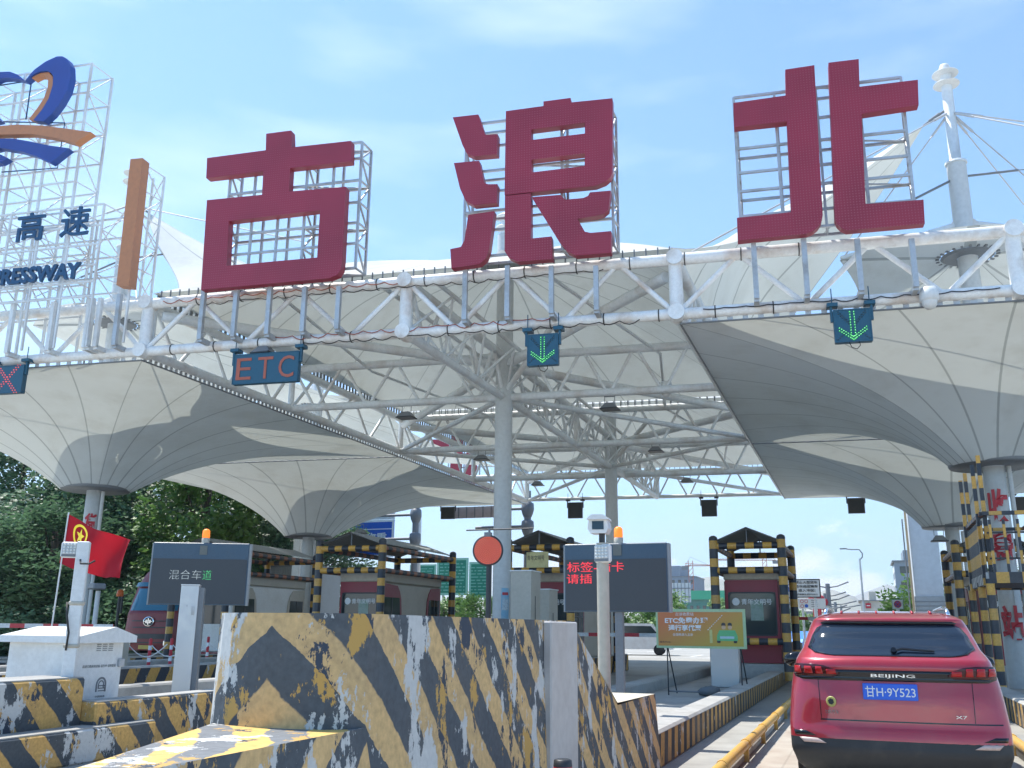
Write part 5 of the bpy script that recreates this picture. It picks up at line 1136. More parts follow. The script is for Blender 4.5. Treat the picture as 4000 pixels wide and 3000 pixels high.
# rear wiper, plate, letters
w = carpt(.03, 1.30, .03); MB().path([w, carpt(.10, 1.322, .03), carpt(.24, 1.315, .025), carpt(.38, 1.312, .022)], .011, 6).lathe([(.03, 0), (.025, .03)], w-YH*-.02, 12, V((0, -1, .5)).normalized()).build('rear_wiper', M_PIANO, car)
pc1 = carpt(-.035, .965, .0); PN = V((0, -1, .06)).normalized(); PU = V((0, .06, 1)).normalized()
pt_ = MB().box((-.235, -.012, -.072), (.235, .01, .072), o=pc1+PN*.012, X=XH, Y=-PN, Z=PU, bev=.006).build('number_plate', paint('plate_blue', (.02, .12, .62), .4, .1), car)
text('甘H·9Y523', pt_, M_WHITE, pc1+PN*.0245, .43, .098, XH, PU, .002, .006, 'plate_characters', nrm=PN)
text('BEIJING', car, M_CHR, carpt(0, 1.105, .012), .38, .036, XH, ZH, .004, .01, 'badge_letters', nrm=-YH)
text('北京汽车', car, M_CHR, carpt(-.56, .775, .006)-YH*.0, .145, .032, V((.93, -.30, 0)).normalized(), ZH, .003, .005, 'badge_letters')
text('X7', car, M_CHR, carpt(.54, .765, .006), .10, .026, V((.95, .26, 0)).normalized(), ZH, .003, .005, 'badge_letters')
bc_ = carpt(-.555, .865, .004); BN = V((-.3, -.95, 0)).normalized(); BX = BN.cross(ZH)*-1
MB().lathe([(.046, 0), (.048, .004), (.04, .006)], bc_, 24, BN).build('round_badge', paint('badge_gold', (.45, .40, .12), .4, .2), car)
MB().lathe([(.03, 0), (.028, .009)], bc_, 6, BN).build('badge_centre', M_DARK, car)
# ---------------------------------------------------------------- red lorry
t = thing('lorry', (-25.8, 30, 0), 'dark red lorry cab with blue windscreen and oval emblem, far left', 'lorry'); O = V((-25.8, 30, 0))
def hw(z): return 1.22 if z < 1.95 else 1.22-.10*(z-1.95)
M_TRK = paint('lorry_red', (.17, .012, .02), .4, .35, (.14, .06, .05), 2)
def trow(z, y0, w): return [O+V((x*w, y0+(.16*abs(x)**4), z)) for x in [i/8-1 for i in range(17)]]
rows = [trow(.55, .02, 1.2), trow(.75, -.02, 1.24), trow(1.3, -.02, 1.24), trow(1.9, .0, 1.23), trow(1.95, .02, 1.22)]
bd = [(.55, 0., 1.2), (.8, -.04, 1.24), (1.35, -.04, 1.24), (1.92, .0, 1.23), (2.0, .03, 1.22), (2.9, .30, 1.16), (3.05, .36, 1.14), (3.5, .62, 1.05), (3.78, .95, .9), (3.86, 1.4, .7)]
rows = []
for z, y, w in bd:
    fr = trow(z, y, w); rows.append([O+V((-w, 2.1, z))]+fr+[O+V((w, 2.1, z)), O+V((-w, 2.1, z))])
MB().grid(rows, sm=False).build('cab_body', M_TRK, t)
MB().grid([trow(2.03, -.0, 1.13), trow(2.45, .13, 1.11), trow(2.88, .26, 1.07)]).build('windscreen', M_BGLASS, t)
MB().grid([trow(2.95, .16, 1.12), trow(3.12, .24, 1.1)]).build('sun_visor', M_BGLASS, t)
for z0, z1 in ((1.62, 1.66), (1.38, 1.42), (.98, 1.16), (.82, .86)): MB().grid([trow(z0, -.075, 1.0), trow(z1, -.075, 1.0)]).build('grille_slot', M_DARK, t)
ec = O+V((0, -.08, 1.62)); mb = MB()
mb.add([ec+V((cos(2*pi*i/28)*a*k, 0-q, sin(2*pi*i/28)*b*k)) for (a, b, k, q) in ((.25, .18, 1, 0), (.25, .18, .86, .012)) for i in range(28)], [(i, (i+1) % 28, 28+(i+1) % 28, 28+i) for i in range(28)])
mb.box((-.015, -.02, -.12), (.015, -.005, .12), o=ec)
for s_ in (-1, 1):
    for z in (-.045, 0, .045): mb.box((min(s_*.04, s_*(.17-abs(z))), -.02, z-.01), (max(s_*.04, s_*(.17-abs(z))), -.005, z+.01), o=ec)
mb.build('oval_emblem', M_CHR, t); MB().add([ec+V((cos(2*pi*i/28)*.23, .002, sin(2*pi*i/28)*.16)) for i in range(28)], [tuple(range(28))]).build('emblem_field', M_DARK, t)
MB().box((-.35, -.09, .60), (.35, -.07, .74), o=O).build('number_plate', paint('plate_yellow', (.5, .36, .06), .5, .3), t)
for s_ in (-1, 1):
    MB().box((-.18, -.08, .72), (.18, -.03, .92), o=O+V((s_*.95, 0, 0)), bev=.03).build('headlight', M_CHR, t)
    MB().box((-.06, -.1, 1.9), (.06, .0, 2.6), o=O+V((s_*1.42, 0, 0)), bev=.03).tube(O+V((s_*1.15, .2, 2.7)), O+V((s_*1.42, -.05, 2.6)), .02).build('wing_mirror', M_DARK, t)
    MB().lathe([(.2, -.15), (.5, -.15), (.52, 0), (.5, .15), (.2, .15)], O+V((s_*1.02, 1.2, .52)), 24, XH).build('wheel', M_RUB, t)
MB().box((-1.25, 2.3, .9), (1.25, 9, 3.6), o=O).build('cargo_box', M_BRED, t)
# ---------------------------------------------------------------- distant cars
def small_car(lab, p, col, ang, name='parked_car', van=False):
    t = thing(name, p, lab, 'car'); p = V(p); Xd = V((cos(ang), sin(ang), 0)); Yd = V((-sin(ang), cos(ang), 0)); m = carpaint('paint_'+lab.split()[0], col)
    def q(x, y, z): return p+Xd*x+Yd*y+ZH*z
    pr = [(-2.2, .35), (-2.25, .8), (-2.1, 1.0), (-1.7, 1.05), (-1.0, 1.48), (.5, 1.5), (1.15, 1.05), (2.0, .9), (2.25, .7), (2.25, .35)] if not van else [(-2.2, .35), (-2.25, 1.0), (-2.15, 1.75), (-1.9, 1.85), (1.0, 1.85), (1.6, 1.15), (2.2, 1.0), (2.25, .35)]
    MB().prism([q(x, -.86, z) for x, z in pr], Yd*1.72).build('body', m, t)
    g = [(-1.5, 1.07), (-.95, 1.42), (.45, 1.44), (1.0, 1.07)] if not van else [(-2.0, 1.2), (-2.0, 1.7), (.95, 1.7), (1.4, 1.2)]
    for s_ in (-1, 1): MB().prism([q(x, s_*.862, z) for x, z in g], Yd*(s_*.01)).build('side_window', M_GLASS, t)
    for x in (-1.4, 1.4):
        for s_ in (-1, 1): MB().lathe([(.2, -.1), (.32, -.1), (.33, 0), (.32, .1), (.2, .1)], q(x, s_*.78, .33), 18, Yd).build('wheel', M_RUB, t)
pw = aty(2485, 2478, 58); small_car('white van parked beyond the rust orange boom gate', (pw.x, 58, 0), (.7, .7, .72), .15, 'white_van', True)
pw = aty(3140, 2460, 66); small_car('blue car far ahead beside the red car', (pw.x, 66, 0), (.02, .2, .6), 1.2, 'blue_car')
# ---------------------------------------------------------------- signs beyond the plaza
def signboard(lab, u0, v0, u1, v1, y, mat, rim, posts=(), name='road_sign', th=.08, group=None):
    p0, p1 = aty(u0, (v0+v1)/2, y), aty(u1, (v0+v1)/2, y); zt_2, zb_2 = aty((u0+u1)/2, v0, y).z, aty((u0+u1)/2, v1, y).z; w = p1.x-p0.x; h = zt_2-zb_2; c = V(((p0.x+p1.x)/2, y, (zt_2+zb_2)/2))
    t = thing(name, (c.x, y, 0), lab, 'sign', group)
    MB().box((-w/2, 0, -h/2), (w/2, th, h/2), o=c).build('panel', mat, t)
    if rim: MB().prism([c+V((x*w/2, -.002, z*h/2)) for x, z in ((-1, -1), (1, -1), (1, 1), (-1, 1))], -YH*.01, [[c+V((x*(w/2-.06*h), -.002, z*(h/2-.06*h))) for x, z in ((-1, -1), (1, -1), (1, 1), (-1, 1))]]).build('panel_rim', rim, t)
    for px_ in posts: MB().tube((c.x+px_*w, y+th+.1, 0), (c.x+px_*w, y+th+.1, c.z+h*.3), .07 if h < 2 else .11, n=10).build('post', M_GALV, t)
    return t, c, w, h
M_RB = paint('road_sign_blue', (.01, .09, .45), .4, .15); M_RG = paint('road_sign_green', (.01, .20, .12), .4, .3, (.02, .1, .08), 2); M_SW = paint('sign_white', (.6, .62, .62), .5, .2)
t, c, w, h = signboard('large blue overhead road sign 入口称重 behind the striped guard frame', 1180, 2035, 1537, 2178, 58, M_RB, M_WHITE)
text('入口称重', t, M_WHITE, c+V((w*.2, -.012, h*.02)), w*.45, h*.27, XH, ZH, .01, .02, 'lettering', nrm=-YH)
MB().box((-w/2+.1, -.02, -.03), (w/2-.1, -.004, .03), o=c+V((0, 0, h*.25))).build('divider', M_WHITE, t)
MB().box((-w*.5, -.0, h/2+.03), (w*.5, .1, h/2+.95), o=c).build('white_header', M_SW, t)
a = c+V((w*.5, .3, h*.5+1.2)); MB().path([c+V((-w*.8, .3, h*.5+1.35)), a+V((.5, 0, .15)), a+V((1.2, 0, .1)), a+V((1.6, 0, -.25)), a+V((1.75, 0, -.8)), a+V((1.78, 0, -2)), V((a.x+1.85, a.y, 0))], .16, 10).build('curved_pole', M_STEEL, t)
def mastpole(lab, u, y, vt, arms):
    p = aty(u, 2200, y); zt_3 = aty(u, vt, y).z; t = thing('sensor_mast', (p.x, y, 0), lab, 'mast', 'steel masts with flanged arms')
    MB().tube((p.x, y, 0), (p.x, y, zt_3), .24, .2, 14).build('mast', M_GREY, t)
    for v in arms:
        z = aty(u, v, y).z; MB().lathe([(.24, -.5), (.33, -.3), (.40, -.05), (.38, .3), (.24, .4)], (p.x, y, z), 8).build('flange', M_GREY, t)
        MB().tube((p.x-.3, y-.2, z), (p.x-3.2, y-.2, z), .09, n=8).build('arm', M_GREY, t)
mastpole('steel mast with two flanged arms beside the blue road sign', 1618, 55, 1900, (2012, 2105))
mastpole('darker steel mast with two flanged arms right of the nearer middle column', 2060, 52, 1918, (1988, 2058))
t, c, w, h = signboard('back of a pinkish sign box under the rear gantry', 1776, 1979, 1935, 2023, 49, paint('pink_sign_back', (.45, .38, .38), .6, .3), None)
for i in range(5): MB().box((-.02, -.03, -h/2), (.02, 0, h/2), o=c+V((-w/2+(i+.5)*w/5, 0, 0))).build('stiffener', M_GREY, t)
for k, (a, b, v0, v1) in enumerate(((1600, 1702, 2205, 2312), (1706, 1828, 2180, 2325), (1832, 1912, 2195, 2335))):
    t, c, w, h = signboard('green text board, %s of three in a row' % ('leftmost', 'middle one', 'rightmost')[k], a, v0, b, v1, 78, M_RG, paint('pale_green_rim', (.25, .5, .38), .5), (-.3, .3), group='green text boards')
    mb = MB()
    random.seed(k)
    for i in range(9):
        x = -w*.40
        while x < w*.36: l_2 = random.uniform(.15, .7); mb.box((x, -.02, -h*.38+i*h*.088), (min(x+l_2, w*.4), -.011, -h*.38+i*h*.088+h*.03), o=c); x += l_2+.15
    mb.build('small_print', paint('print_pale_green', (.15, .42, .32), .5), t)
t, c, w, h = signboard('white road sign forbidding heavy lorries, with blue turning arrow', 3048, 2262, 3205, 2335, 60, M_SW, M_DARK, (-.2, .35))
for i, s_ in enumerate(('禁止大型货车', '危化品运输车', '进入市区!', '就地掉头绕行G312')): text(s_, t, M_DARK, c+V((w*.16, -.013, h*(.32-.215*i))), w*(.55, .55, .42, .52)[i], h*(.15, .15, .15, .10)[i], XH, ZH, .01, .015, 'lettering', nrm=-YH)
MB().lathe([(h*.19, 0), (h*.185, .012)], c+V((-w*.29, -.012, .02)), 24, -YH).build('blue_disc', M_RB, t)
cc_ = c+V((-w*.29, -.03, .02)); MB().path([cc_+V((.10*h/1.2, 0, -.11*h)), cc_+V((.10*h/1.2, 0, .05*h)), cc_+V((0, 0, .11*h)), cc_+V((-.08*h, 0, .05*h)), cc_+V((-.08*h, 0, -.06*h))], .035, 6).build('turn_arrow', M_WHITE, t)
t, c, w, h = signboard('lower white sign with red prohibition rings below the lorry sign', 3118, 2338, 3225, 2378, 61, M_SW, None, (-.35, .1))
for x, z in ((-.36, .22), (-.2, .22), (-.36, -.25)): MB().lathe([(h*.17, 0), (h*.17, .01)], c+V((x*w, -.012, z*h)), 18, -YH).build('red_ring', M_REDSIDE, t).location; MB().lathe([(h*.12, 0), (h*.12, .01)], c+V((x*w, -.024, z*h)), 18, -YH).build('ring_centre', M_SW, t)
MB().lathe([(h*.17, 0), (h*.17, .01)], c+V((-.2*w, -.012, -.22*h)), 18, -YH).build('blue_disc', M_RB, t)
for i in range(4): MB().box((-.02*w, -.02, .3*h-i*.2*h), (.2*w, -.011, .36*h-i*.2*h), o=c).build('small_print', M_GREY, t)
t, c, w, h = signboard('square white no stopping sign above the red car roof', 3484, 2341, 3529, 2380, 50, M_SW, paint('green_rim', (.15, .3, .22), .5), (0,))
MB().lathe([(h*.36, 0), (h*.355, .01)], c-YH*.012, 28, -YH).build('red_ring', paint('ring_red', (.35, .02, .05), .5), t); MB().lathe([(h*.28, 0), (h*.275, .01)], c-YH*.024, 28, -YH).build('blue_disc', paint('disc_blue', (.08, .05, .25), .5), t)
for s_ in (-1, 1): MB().box((-h*.28, -.012, -.02), (h*.28, -.0, .02), o=c-YH*.034, X=V((.707, 0, .707*s_)), Z=V((-.707*s_, 0, .707))).build('cross_stroke', M_REDSIDE, t)
t, c, w, h = signboard('back of a white hoarding on a single post, right of the middle message board', 2598, 2277, 2698, 2353, 120, M_SW, M_SW, (-.1,), name='hoarding')
for i in range(7): MB().box((-.03, -.06, -h/2), (.03, 0, h/2), o=c+V((-w/2+(i+.5)*w/7, 0, 0))).build('stiffener', M_GREY, t)
for z in (-.22, .22): MB().box((-w/2, -.1, -.05), (w/2, -.06, .05), o=c+ZH*(z*h)).build('stiffener', M_GREY, t)
# street lamp, tower, buildings
p = aty(3364, 2370, 70); p2 = aty(3358, 2182, 70); t = thing('street_lamp', (p.x, 70, 0), 'slender street lamp with curved arm, standing alone against the hills', 'street lamp')
MB().tube((p2.x, 70, 0), (p2.x, 70, p2.z), .09, .06, 10).build('pole', M_GALV, t)
q = p2; e = aty(3298, 2143, 70); MB().path([q-ZH*.1, q+V((.18, 0, .1)), q+V((.2, 0, .35)), q+V((.02, 0, .62)), V((e.x+.5, 70, e.z-.08)), e], .04, 8).build('arm', M_GREY, t)
MB().box((-.3, -.08, -.05), (.15, .08, .03), o=e).build('lamp_head', M_GREY, t)
t = thing('pale_tower', (4.8, 75, 0), 'tall pale concrete tower with tiled foot beyond the plaza', 'tower'); a, b = aty(3568, 2250, 75), aty(3680, 2250, 75)
MB().box((a.x, 75, 4.0), (b.x, 77.2, 13.5)).build('shaft', paint('pale_render', (.50, .53, .56), .7, .25, (.35, .35, .35), .3), t)
m = paint('tiled_foot', (.33, .36, .38), .6, .3)
MB().box((a.x-.06, 74.94, 0), (b.x+.06, 77.26, 4.0)).build('tiled_foot', m, t)
for i in range(12): MB().box((a.x-.08, 74.92, .3+i*.3), (b.x+.08, 74.95, .34+i*.3)).build('tile_joint', M_GREY, t)
MB().box((a.x-.25, 74.8, 0), (a.x-.1, 75, 12)).build('orange_pipe', paint('pipe_ochre', (.5, .35, .2), .6), t); MB().tube((a.x-.4, 75.2, 0), (a.x-.4, 75.2, 9.6), .05).build('ladder', M_GREY, t)
def building(lab, u0, u1, vt, y, depth, col, rows_, cols_, side=None, roofbits=(), name='building', wc=None, group=None):
    a, b = aty(u0, vt, y), aty(u1, vt, y); H = aty((u0+u1)/2, vt, y).z; t = thing(name, ((a.x+b.x)/2, y, 0), lab, 'building', group)
    m = paint('wall_of_'+name, col, .85, .3, (.25, .25, .25), .2)
    MB().box((a.x, y, 0), (b.x, y+depth, H)).build('wall', m, t); w = b.x-a.x
    MB().box((a.x-.3, y-.3, H), (b.x+.3, y+depth+.3, H+H*.02)).build('roof', M_GREY if not wc else M_CONC, t)
    for i in range(cols_):
        for j in range(rows_):
            x = a.x+w*(i+.5)/cols_; z = H*(j+.5)/rows_; MB().box((x-w/cols_*.24, y-.03, z-H/rows_*.22), (x+w/cols_*.24, y, z+H/rows_*.22)).build('window', M_GLASS, t)
    for (f0, f1, hh) in roofbits: MB().box((a.x+w*f0, y+.5, H*1.02), (a.x+w*f1, y+depth-.5, H*1.02+hh)).build('roof_house', m, t)
    if side:
        for j in range(side):
            z = H*(j+.5)/side; MB().box((a.x-.04, y+.5, z-H/side*.25), (a.x, y+depth-.5, z+H/side*.25)).build('side_window_band', M_WHITE, t)
    return t, a, b, H
building('grey apartment block with pale striped side wall left of the tower', 3492, 3570, 2195, 160, 9, (.24, .29, .34), 5, 1, side=6, roofbits=((.5, .95, 1.6),))
building('unfinished blue-grey block with many windows beneath the tower crane', 2520, 2716, 2255, 420, 25, (.22, .27, .34), 6, 8, roofbits=((.35, .7, 4.5),), name='construction_block')
t, a, b, H = building('building wrapped in green netting left of the orange poster booth', 2640, 2860, 2313, 330, 20, (.06, .22, .18), 4, 9, name='netted_building')
MB().box((a.x, 329, H-2.5), (b.x, 331, H+.5)).build('net_band', paint('green_net', (.03, .40, .22), .7, .3), t)
building('low cream building with a red square on its wall above the car roof', 3362, 3500, 2348, 130, 12, (.52, .47, .40), 1, 3, roofbits=((.25, .45, 1.1),), name='low_building')
building('slim high-rise block beside the booth left of the white road sign', 3060, 3092, 2215, 500, 20, (.38, .40, .42), 10, 3, name='high_rise')
building('grey walls seen past the booth below the white signs', 3100, 3190, 2390, 210, 20, (.35, .38, .42), 3, 7, name='housing_block')
t = thing('wall_sign', aty(3392, 2366, 129.9), 'small red square sign on the low cream building', 'sign'); p = aty(3392, 2366, 129.9); MB().box((-.32, -.05, -.32), (.32, 0, .32), o=p).build('panel', M_REDSIDE, t); MB().box((-.2, -.07, -.05), (.2, -.05, .05), o=p).build('mark', M_WHITE, t)
def crane(lab, u, vt, y, u0, u1):
    p = aty(u, vt, y); t = thing('tower_crane', (p.x, y, 0), lab, 'crane', 'tower cranes'); e0, e1 = aty(u0, vt+20, y), aty(u1, vt+20, y); m = paint('crane_red', (.45, .12, .06), .6, .2)
    mb = MB()
    for sx in (-.9, .9): mb.box((-.12, -.12, 0), (.12, .12, p.z), o=V((p.x+sx, y, 0)))
    z = 1
    while z < p.z-2: mb.tube((p.x-.9, y, z), (p.x+.9, y, z+2), .1, n=4); z += 2
    mb.build('tower', m, t); MB().tube((e0.x, y, e0.z), (e1.x, y, e1.z), .18, n=6).tube((e0.x, y, e0.z+.9), (e1.x, y, e1.z+.3), .12, n=6).build('jib', m, t)
    far = e0 if abs(e0.x-p.x) < abs(e1.x-p.x) else e1; MB().box((-1.4, -.6, -1.6), (1.4, .6, -.1), o=V((far.x, y, far.z))).build('counterweight', M_GREY, t)
    MB().tube((p.x, y, p.z+1.5), (e1.x, y, e1.z), .06, n=4).tube((p.x, y, p.z+1.5), (e0.x, y, e0.z), .06, n=4).build('tie', M_GREY, t)
crane('red and white tower crane above the blue-grey block', 2697, 2190, 400, 2676, 2775); crane('tower crane whose jib shows through the guard frame gap', 2985, 2168, 450, 3030, 2780)
# power masts with branch-like arms right of the road sign
for i, (u, vt, y) in enumerate(((3232, 2280, 75), (3222, 2318, 95), (3262, 2352, 120), (3285, 2365, 150))):
    p = aty(u, vt, y); t = thing('lamp_mast', (p.x, y, 0), ('tall grey mast with feathered arms, nearest of the row', 'second grey mast with feathered arms', 'third mast in the row with feathered arms', 'smallest and farthest mast with feathered arms')[i], 'street lamp', 'feathered lamp masts')
    MB().tube((p.x, y, 0), (p.x, y, p.z), .22, .16, 8).build('pole', M_GREY, t)
    for k in range(5):
        z = p.z-.3-k*.95*y/75
        for s_ in (-1, 1): MB().path([V((p.x, y, z)), V((p.x+s_*.7*y/75, y, z+.12)), V((p.x+s_*1.5*y/75, y, z+.42))], .05*y/75, 5).build('arm', M_GREY, t)
for i, (u, v) in enumerate(((3177, 2342), (3202, 2340), (3196, 2356), (3217, 2352))):
    p = aty(u, v, 72+i); t = thing('red_lantern_post', (p.x, 72+i, 0), ('leftmost red lantern post by the white signs', 'tallest red lantern post by the white signs', 'shorter red lantern post between two taller ones', 'rightmost red lantern post by the white signs')[i], 'lantern post', 'red lantern posts')
    MB().tube((p.x, 72+i, 0), (p.x, 72+i, p.z), .07).build('post', M_REDSIDE, t); MB().lathe([(.05, -.3), (.3, -.2), (.38, 0), (.3, .2), (.05, .3)], p, 10).build('lantern', M_REDSIDE, t)
# corrugated hut, fence
p0, p1 = aty(1040, 2215, 45), aty(1187, 2215, 45); t = thing('corrugated_hut', ((p0.x+p1.x)/2, 45, 0), 'grey corrugated metal hut with a red stripe between two guard frames', 'hut'); rows = []
n = 90
for z in (0, p0.z): rows.append([V((p0.x+(p1.x-p0.x)*i/n, 45-(.05 if (i//2) % 2 else 0), z)) for i in range(n+1)])
MB().grid(rows, sm=False).build('front_wall', M_CORR, t); MB().box((p0.x, 45.02, 0), (p1.x, 49, p0.z-.02)).build('hut_body', M_CORR, t); MB().box((p0.x-.1, 44.85, p0.z), (p1.x+.1, 49.2, p0.z+.12)).build('roof', M_GREY, t)
z = aty(1100, 2338, 44.9).z; MB().box((p0.x, 44.9, z-.16), (p1.x, 44.94, z+.16)).build('red_stripe', M_REDSIDE, t)
pA = aty(1160, 2110, 43); t = thing('white_pillar', (pA.x, 43, 0), 'plain white pillar left of the striped guard frame', 'pillar'); MB().box((-.22, 0, 0), (.22, .4, aty(1155, 2092, 43).z), o=V((pA.x, 43, 0)), bev=.03).build('pillar', M_WHITE, t)
flood(aty(1408, 2068, 36), 'floodlight hanging before the blue road sign', 1.0, group='outdoor floodlights'); flood(aty(3668, 2092, 38), 'floodlight on the column under the farther right funnel', 1.1, group='outdoor floodlights')
t = thing('roadside_wall', (0, 100, 0), 'low dark roadside barrier beyond the plaza', 'wall'); MB().box((-60, 100, 0), (-1.2, 100.4, 1.1)).build('wall', M_GREY, t)
# ---------------------------------------------------------------- trees
def leaf_mat(name, c1, c2):
    m, n, l, p = new_mat(name); oi = n.new('ShaderNodeNewGeometry'); f = ramp(n, l, oi.outputs['Random Per Island'], 0, 1)
    c = rgbmix(n, l, f, c1, c2); c = rgbmix(n, l, ramp(n, l, noise(n, l, .55, 3), .4, .65, 0, .6), c, tuple(q*1.7 for q in c2)); l.new(c, p.inputs['Base Color']); p.inputs['Roughness'].default_value = .5
    t = n.new('ShaderNodeBsdfTranslucent'); l.new(c, t.inputs[0]); x = n.new('ShaderNodeMixShader'); x.inputs[0].default_value = .35; l.new(p.outputs[0], x.inputs[1]); l.new(t.outputs[0], x.inputs[2]); l.new(x.outputs[0], n['Material Output'].inputs[0]); return m
M_LEAF = leaf_mat('dark_green_leaves', (.035, .085, .055), (.10, .18, .09)); M_LEAF2 = leaf_mat('fresh_green_leaves', (.05, .13, .03), (.12, .22, .055)); M_BARK = paint('bark', (.09, .075, .06), .9, .5, (.03, .03, .02), 8)
def tree(lab, x, y, h, r, seed, n=9000, mat=None, trunk=.28, group='trees behind the toll booths', name='broadleaf_tree', ls=.16, cb=.25):
    rnd = random.Random(seed); t = thing(name, (x, y, 0), lab, 'tree', group); o = V((x, y, 0)); mb = MB(); mb.path([o, o+V((.1, 0, h*.3)), o+V((-.1, .1, h*.6)), o+V((0, 0, h*.85))], trunk*.6, 8)
    cl = []
    for i in range(34):
        a = rnd.uniform(0, 2*pi); zz = rnd.uniform(cb, .97); rr = r*(sin(pi*min(max((zz-cb*.6)/(1.06-cb*.6), 0), 1))**.6)*rnd.uniform(.35, 1); c = o+V((cos(a)*rr, sin(a)*rr, zz*h)); cl.append((c, rnd.uniform(.22, .42)*r))
        if i < 14: mb.path([o+V((0, 0, h*max(zz-.28, .12))), o.lerp(c, .5)+ZH*(c.z*.3), c], trunk*.18, 5)
    mb.build('trunk', M_BARK, t); vs = []; fs = []
    for i in range(n):
        c, cr = cl[rnd.randrange(len(cl))]; d = V((rnd.gauss(0, 1), rnd.gauss(0, 1), rnd.gauss(0, .8))); d = d.normalized()*cr*(rnd.random()**.45)*1.15; p = c+d
        a = V((rnd.uniform(-1, 1), rnd.uniform(-1, 1), rnd.uniform(-.6, .6))).normalized(); b = a.orthogonal().normalized(); s_ = ls*rnd.uniform(.4, 1.5); k = len(vs)
        vs += [p-a*s_, p-b*s_*.5, p+a*s_, p+b*s_*.5]; fs.append((k, k+1, k+2, k+3))
    lf = MB(); lf.v = vs; lf.f = fs; lf.sm = [False]*len(fs); lf.build('crown', mat or M_LEAF, t); return t
def tcopy(src, lab, x, y, s=(1, 1, 1), rz=0, mat=None):
    c = copy_tree(src, None, (x, y, 0)); c['label'] = lab; c.scale = s; c.rotation_euler = (0, 0, rz); return c
def ta(u, y): return aty(u, 2200, y).x
T1 = tree('dark leafy tree at the left edge behind the red flag', ta(40, 44), 44, 13.5, 4.6, 1, 15000)
T2 = tree('dark leafy tree behind the far left column', ta(330, 42), 42, 11.5, 4.4, 2, 15000)
tcopy(T1, 'dark leafy tree above the lorry', ta(560, 46), 46, (1.0, 1.0, .92), 1.1)
T3 = tree('brighter green tree above the left message board', ta(790, 42), 42, 10.8, 3.6, 3, 13000, M_LEAF2)
tcopy(T2, 'dark tree right of the brighter green one, under the funnel', ta(960, 47), 47, (1, 1, .95), 2.3)
tcopy(T1, 'dark tree left of the white pillar', ta(1090, 52), 52, (.8, .8, .72), .4)
tcopy(T2, 'tree behind the blue road sign, half hidden by the guard frame', ta(1250, 56), 56, (.9, .9, .72), 4.1)
tcopy(T3, 'tree squeezed between the flag and the lorry', ta(430, 52), 52, (1.3, 1.2, 1.0), 3.3)
tcopy(T2, 'low dark tree behind the boom gate at far left', ta(200, 37), 37, (1, 1, .62), 5.2)
tcopy(T1, 'low dark tree behind the boom gate at the very edge', ta(-60, 38), 38, (.9, .9, .6), 2.6)
for i, (u, y, s_) in enumerate(((150, 62, 1.0), (225, 66, 1.1), (290, 64, .95), (330, 68, 1.05))):
    rnd = random.Random(40+i); x = ta(u, y); t = thing('bare_poplar', (x, y, 0), ('leftmost', 'second', 'third', 'rightmost')[i]+' of the thin poplars poking above the left canopy', 'tree', 'thin poplars'); h = 23.5*s_; mb = MB().path([V((x, y, 0)), V((x+.1, y, h*.5)), V((x, y, h))], .09, 5)
    for k in range(46):
        z = h*rnd.uniform(.35, .96); a = rnd.uniform(0, 6.28); l_3 = rnd.uniform(.9, 2.2)*(1.1-z/h); mb.path([V((x, y, z)), V((x+cos(a)*.4*l_3, y+sin(a)*.4*l_3, z+l_3)), V((x+cos(a)*.6*l_3, y+sin(a)*.6*l_3, z+2*l_3))], .022, 4)
    mb.build('branches', M_BARK, t)
B1 = tree('round green bush under the green boards', ta(1740, 74), 74, 3.6, 2.2, 9, 5000, M_LEAF2, .12, 'shrubs beyond the plaza', 'shrub', .13, .1)
for u, y, s_, lab in ((1800, 76, 1.0, 'round green bush between the green board posts'), (1880, 73, 1.05, 'round green bush beside the dark signal pole'), (2575, 90, 1.25, 'green tree top between middle message board and orange poster'), (2250, 80, 1.0, 'bush seen between booth and cream camera pole'), (2820, 150, 1.6, 'bush behind the orange poster booth'), (3150, 110, .85, 'bush beyond the booth, left of the red car'), (3595, 85, 1.5, 'small green tree at the foot of the pale tower'), (3560, 90, 1.3, 'green tree behind the no stopping sign'), (2500, 100, 1.2, 'shrub behind the white van'), (3090, 130, 1.1, 'shrub hidden by the booth guard posts')):
    tcopy(B1, lab, ta(u, y), y, (s_, s_, s_), u*.7)
tcopy(T2, 'tree beyond the far right booth', ta(3850, 80), 80, (.8, .8, .5), 1.3); tcopy(T1, 'tree behind the lattice cage', ta(3960, 70), 70, (.8, .8, .42), 2.0)
t = tag(MB().box((-75, 36.0, 0), (-26.5, 36.5, .9)).build('roadside_hedge', M_LEAF, loc=(-50, 36, 0)), 'low clipped hedge along the verge at far left', 'hedge')
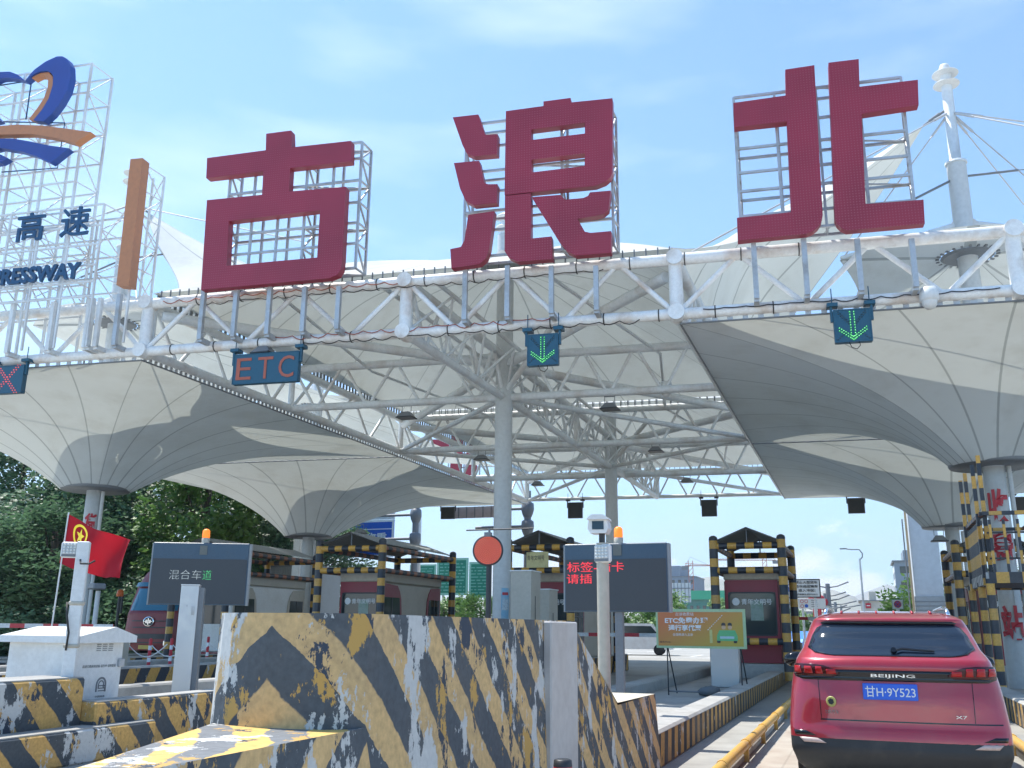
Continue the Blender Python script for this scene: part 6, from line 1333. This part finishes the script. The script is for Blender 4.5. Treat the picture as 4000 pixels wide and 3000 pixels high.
B2 = tree('dense dark bush behind the boom gate at far left', ta(60, 36), 36, 3.6, 3.0, 12, 9000, M_LEAF, .12, 'bushes along the left verge', 'shrub', .14, .06)
for i, (u, y) in enumerate(((-90, 37), (160, 37), (260, 36), (370, 38), (470, 37), (580, 39), (690, 41), (800, 44), (930, 46))):
    tcopy(B2, ('dense dark bush cut by the left edge', 'dense dark bush under the red flag', 'dense dark bush behind the flag pole', 'dense dark bush behind the far left column foot', 'dense dark bush left of the lorry', 'dense dark bush behind the lorry cab', 'dense dark bush behind the lorry box', 'dense dark bush behind the left message board', 'dense dark bush behind the white door booth')[i], ta(u, y), y, (1+.1*sin(i*2), 1, .85+.15*sin(i*3)), i*1.3)
p = aty(385, 2300, 19); t = thing('cctv_camera', (p.x, 19, 0), 'small pale surveillance camera on a short post right of the square white pole', 'camera')
MB().tube((p.x, 19, 0), (p.x, 19, p.z-.05), .06, n=12).build('post', M_COLM, t); MB().box((-.2, -.22, -.02), (.22, .1, .13), o=p, X=V((.9, -.4, 0)).normalized(), Y=V((.4, .9, 0)).normalized(), bev=.03).build('camera_housing', M_GREY, t)
p = aty(468, 2330, 26); t = thing('warning_beacon', (p.x, 26, 0), 'small orange beacon on a dark post left of the lorry', 'beacon')
MB().tube((p.x, 26, 0), (p.x, 26, p.z), .05, n=10).build('post', M_DARK, t); MB().lathe([(.1, 0), (.12, .05), (.1, .2), (.02, .24)], p, 14).build('beacon_dome', paint('beacon_orange', (.6, .12, .02), .3), t)
# ---------------------------------------------------------------- air
hz = MB().box((-5200, -40, -1.2), (4200, 8000, 700)).build('haze', bpy.data.materials.new('haze_air')); hz['kind'] = 'stuff'
hm = hz.data.materials[0]; hm.use_nodes = True; hn = hm.node_tree.nodes; hn.clear(); ho = hn.new('ShaderNodeOutputMaterial'); hv = hn.new('ShaderNodeVolumePrincipled')
hv.inputs['Color'].default_value = (.86, .93, 1, 1); hv.inputs['Density'].default_value = .00022; hv.inputs['Anisotropy'].default_value = .2; hm.node_tree.links.new(hv.outputs[0], ho.inputs['Volume'])
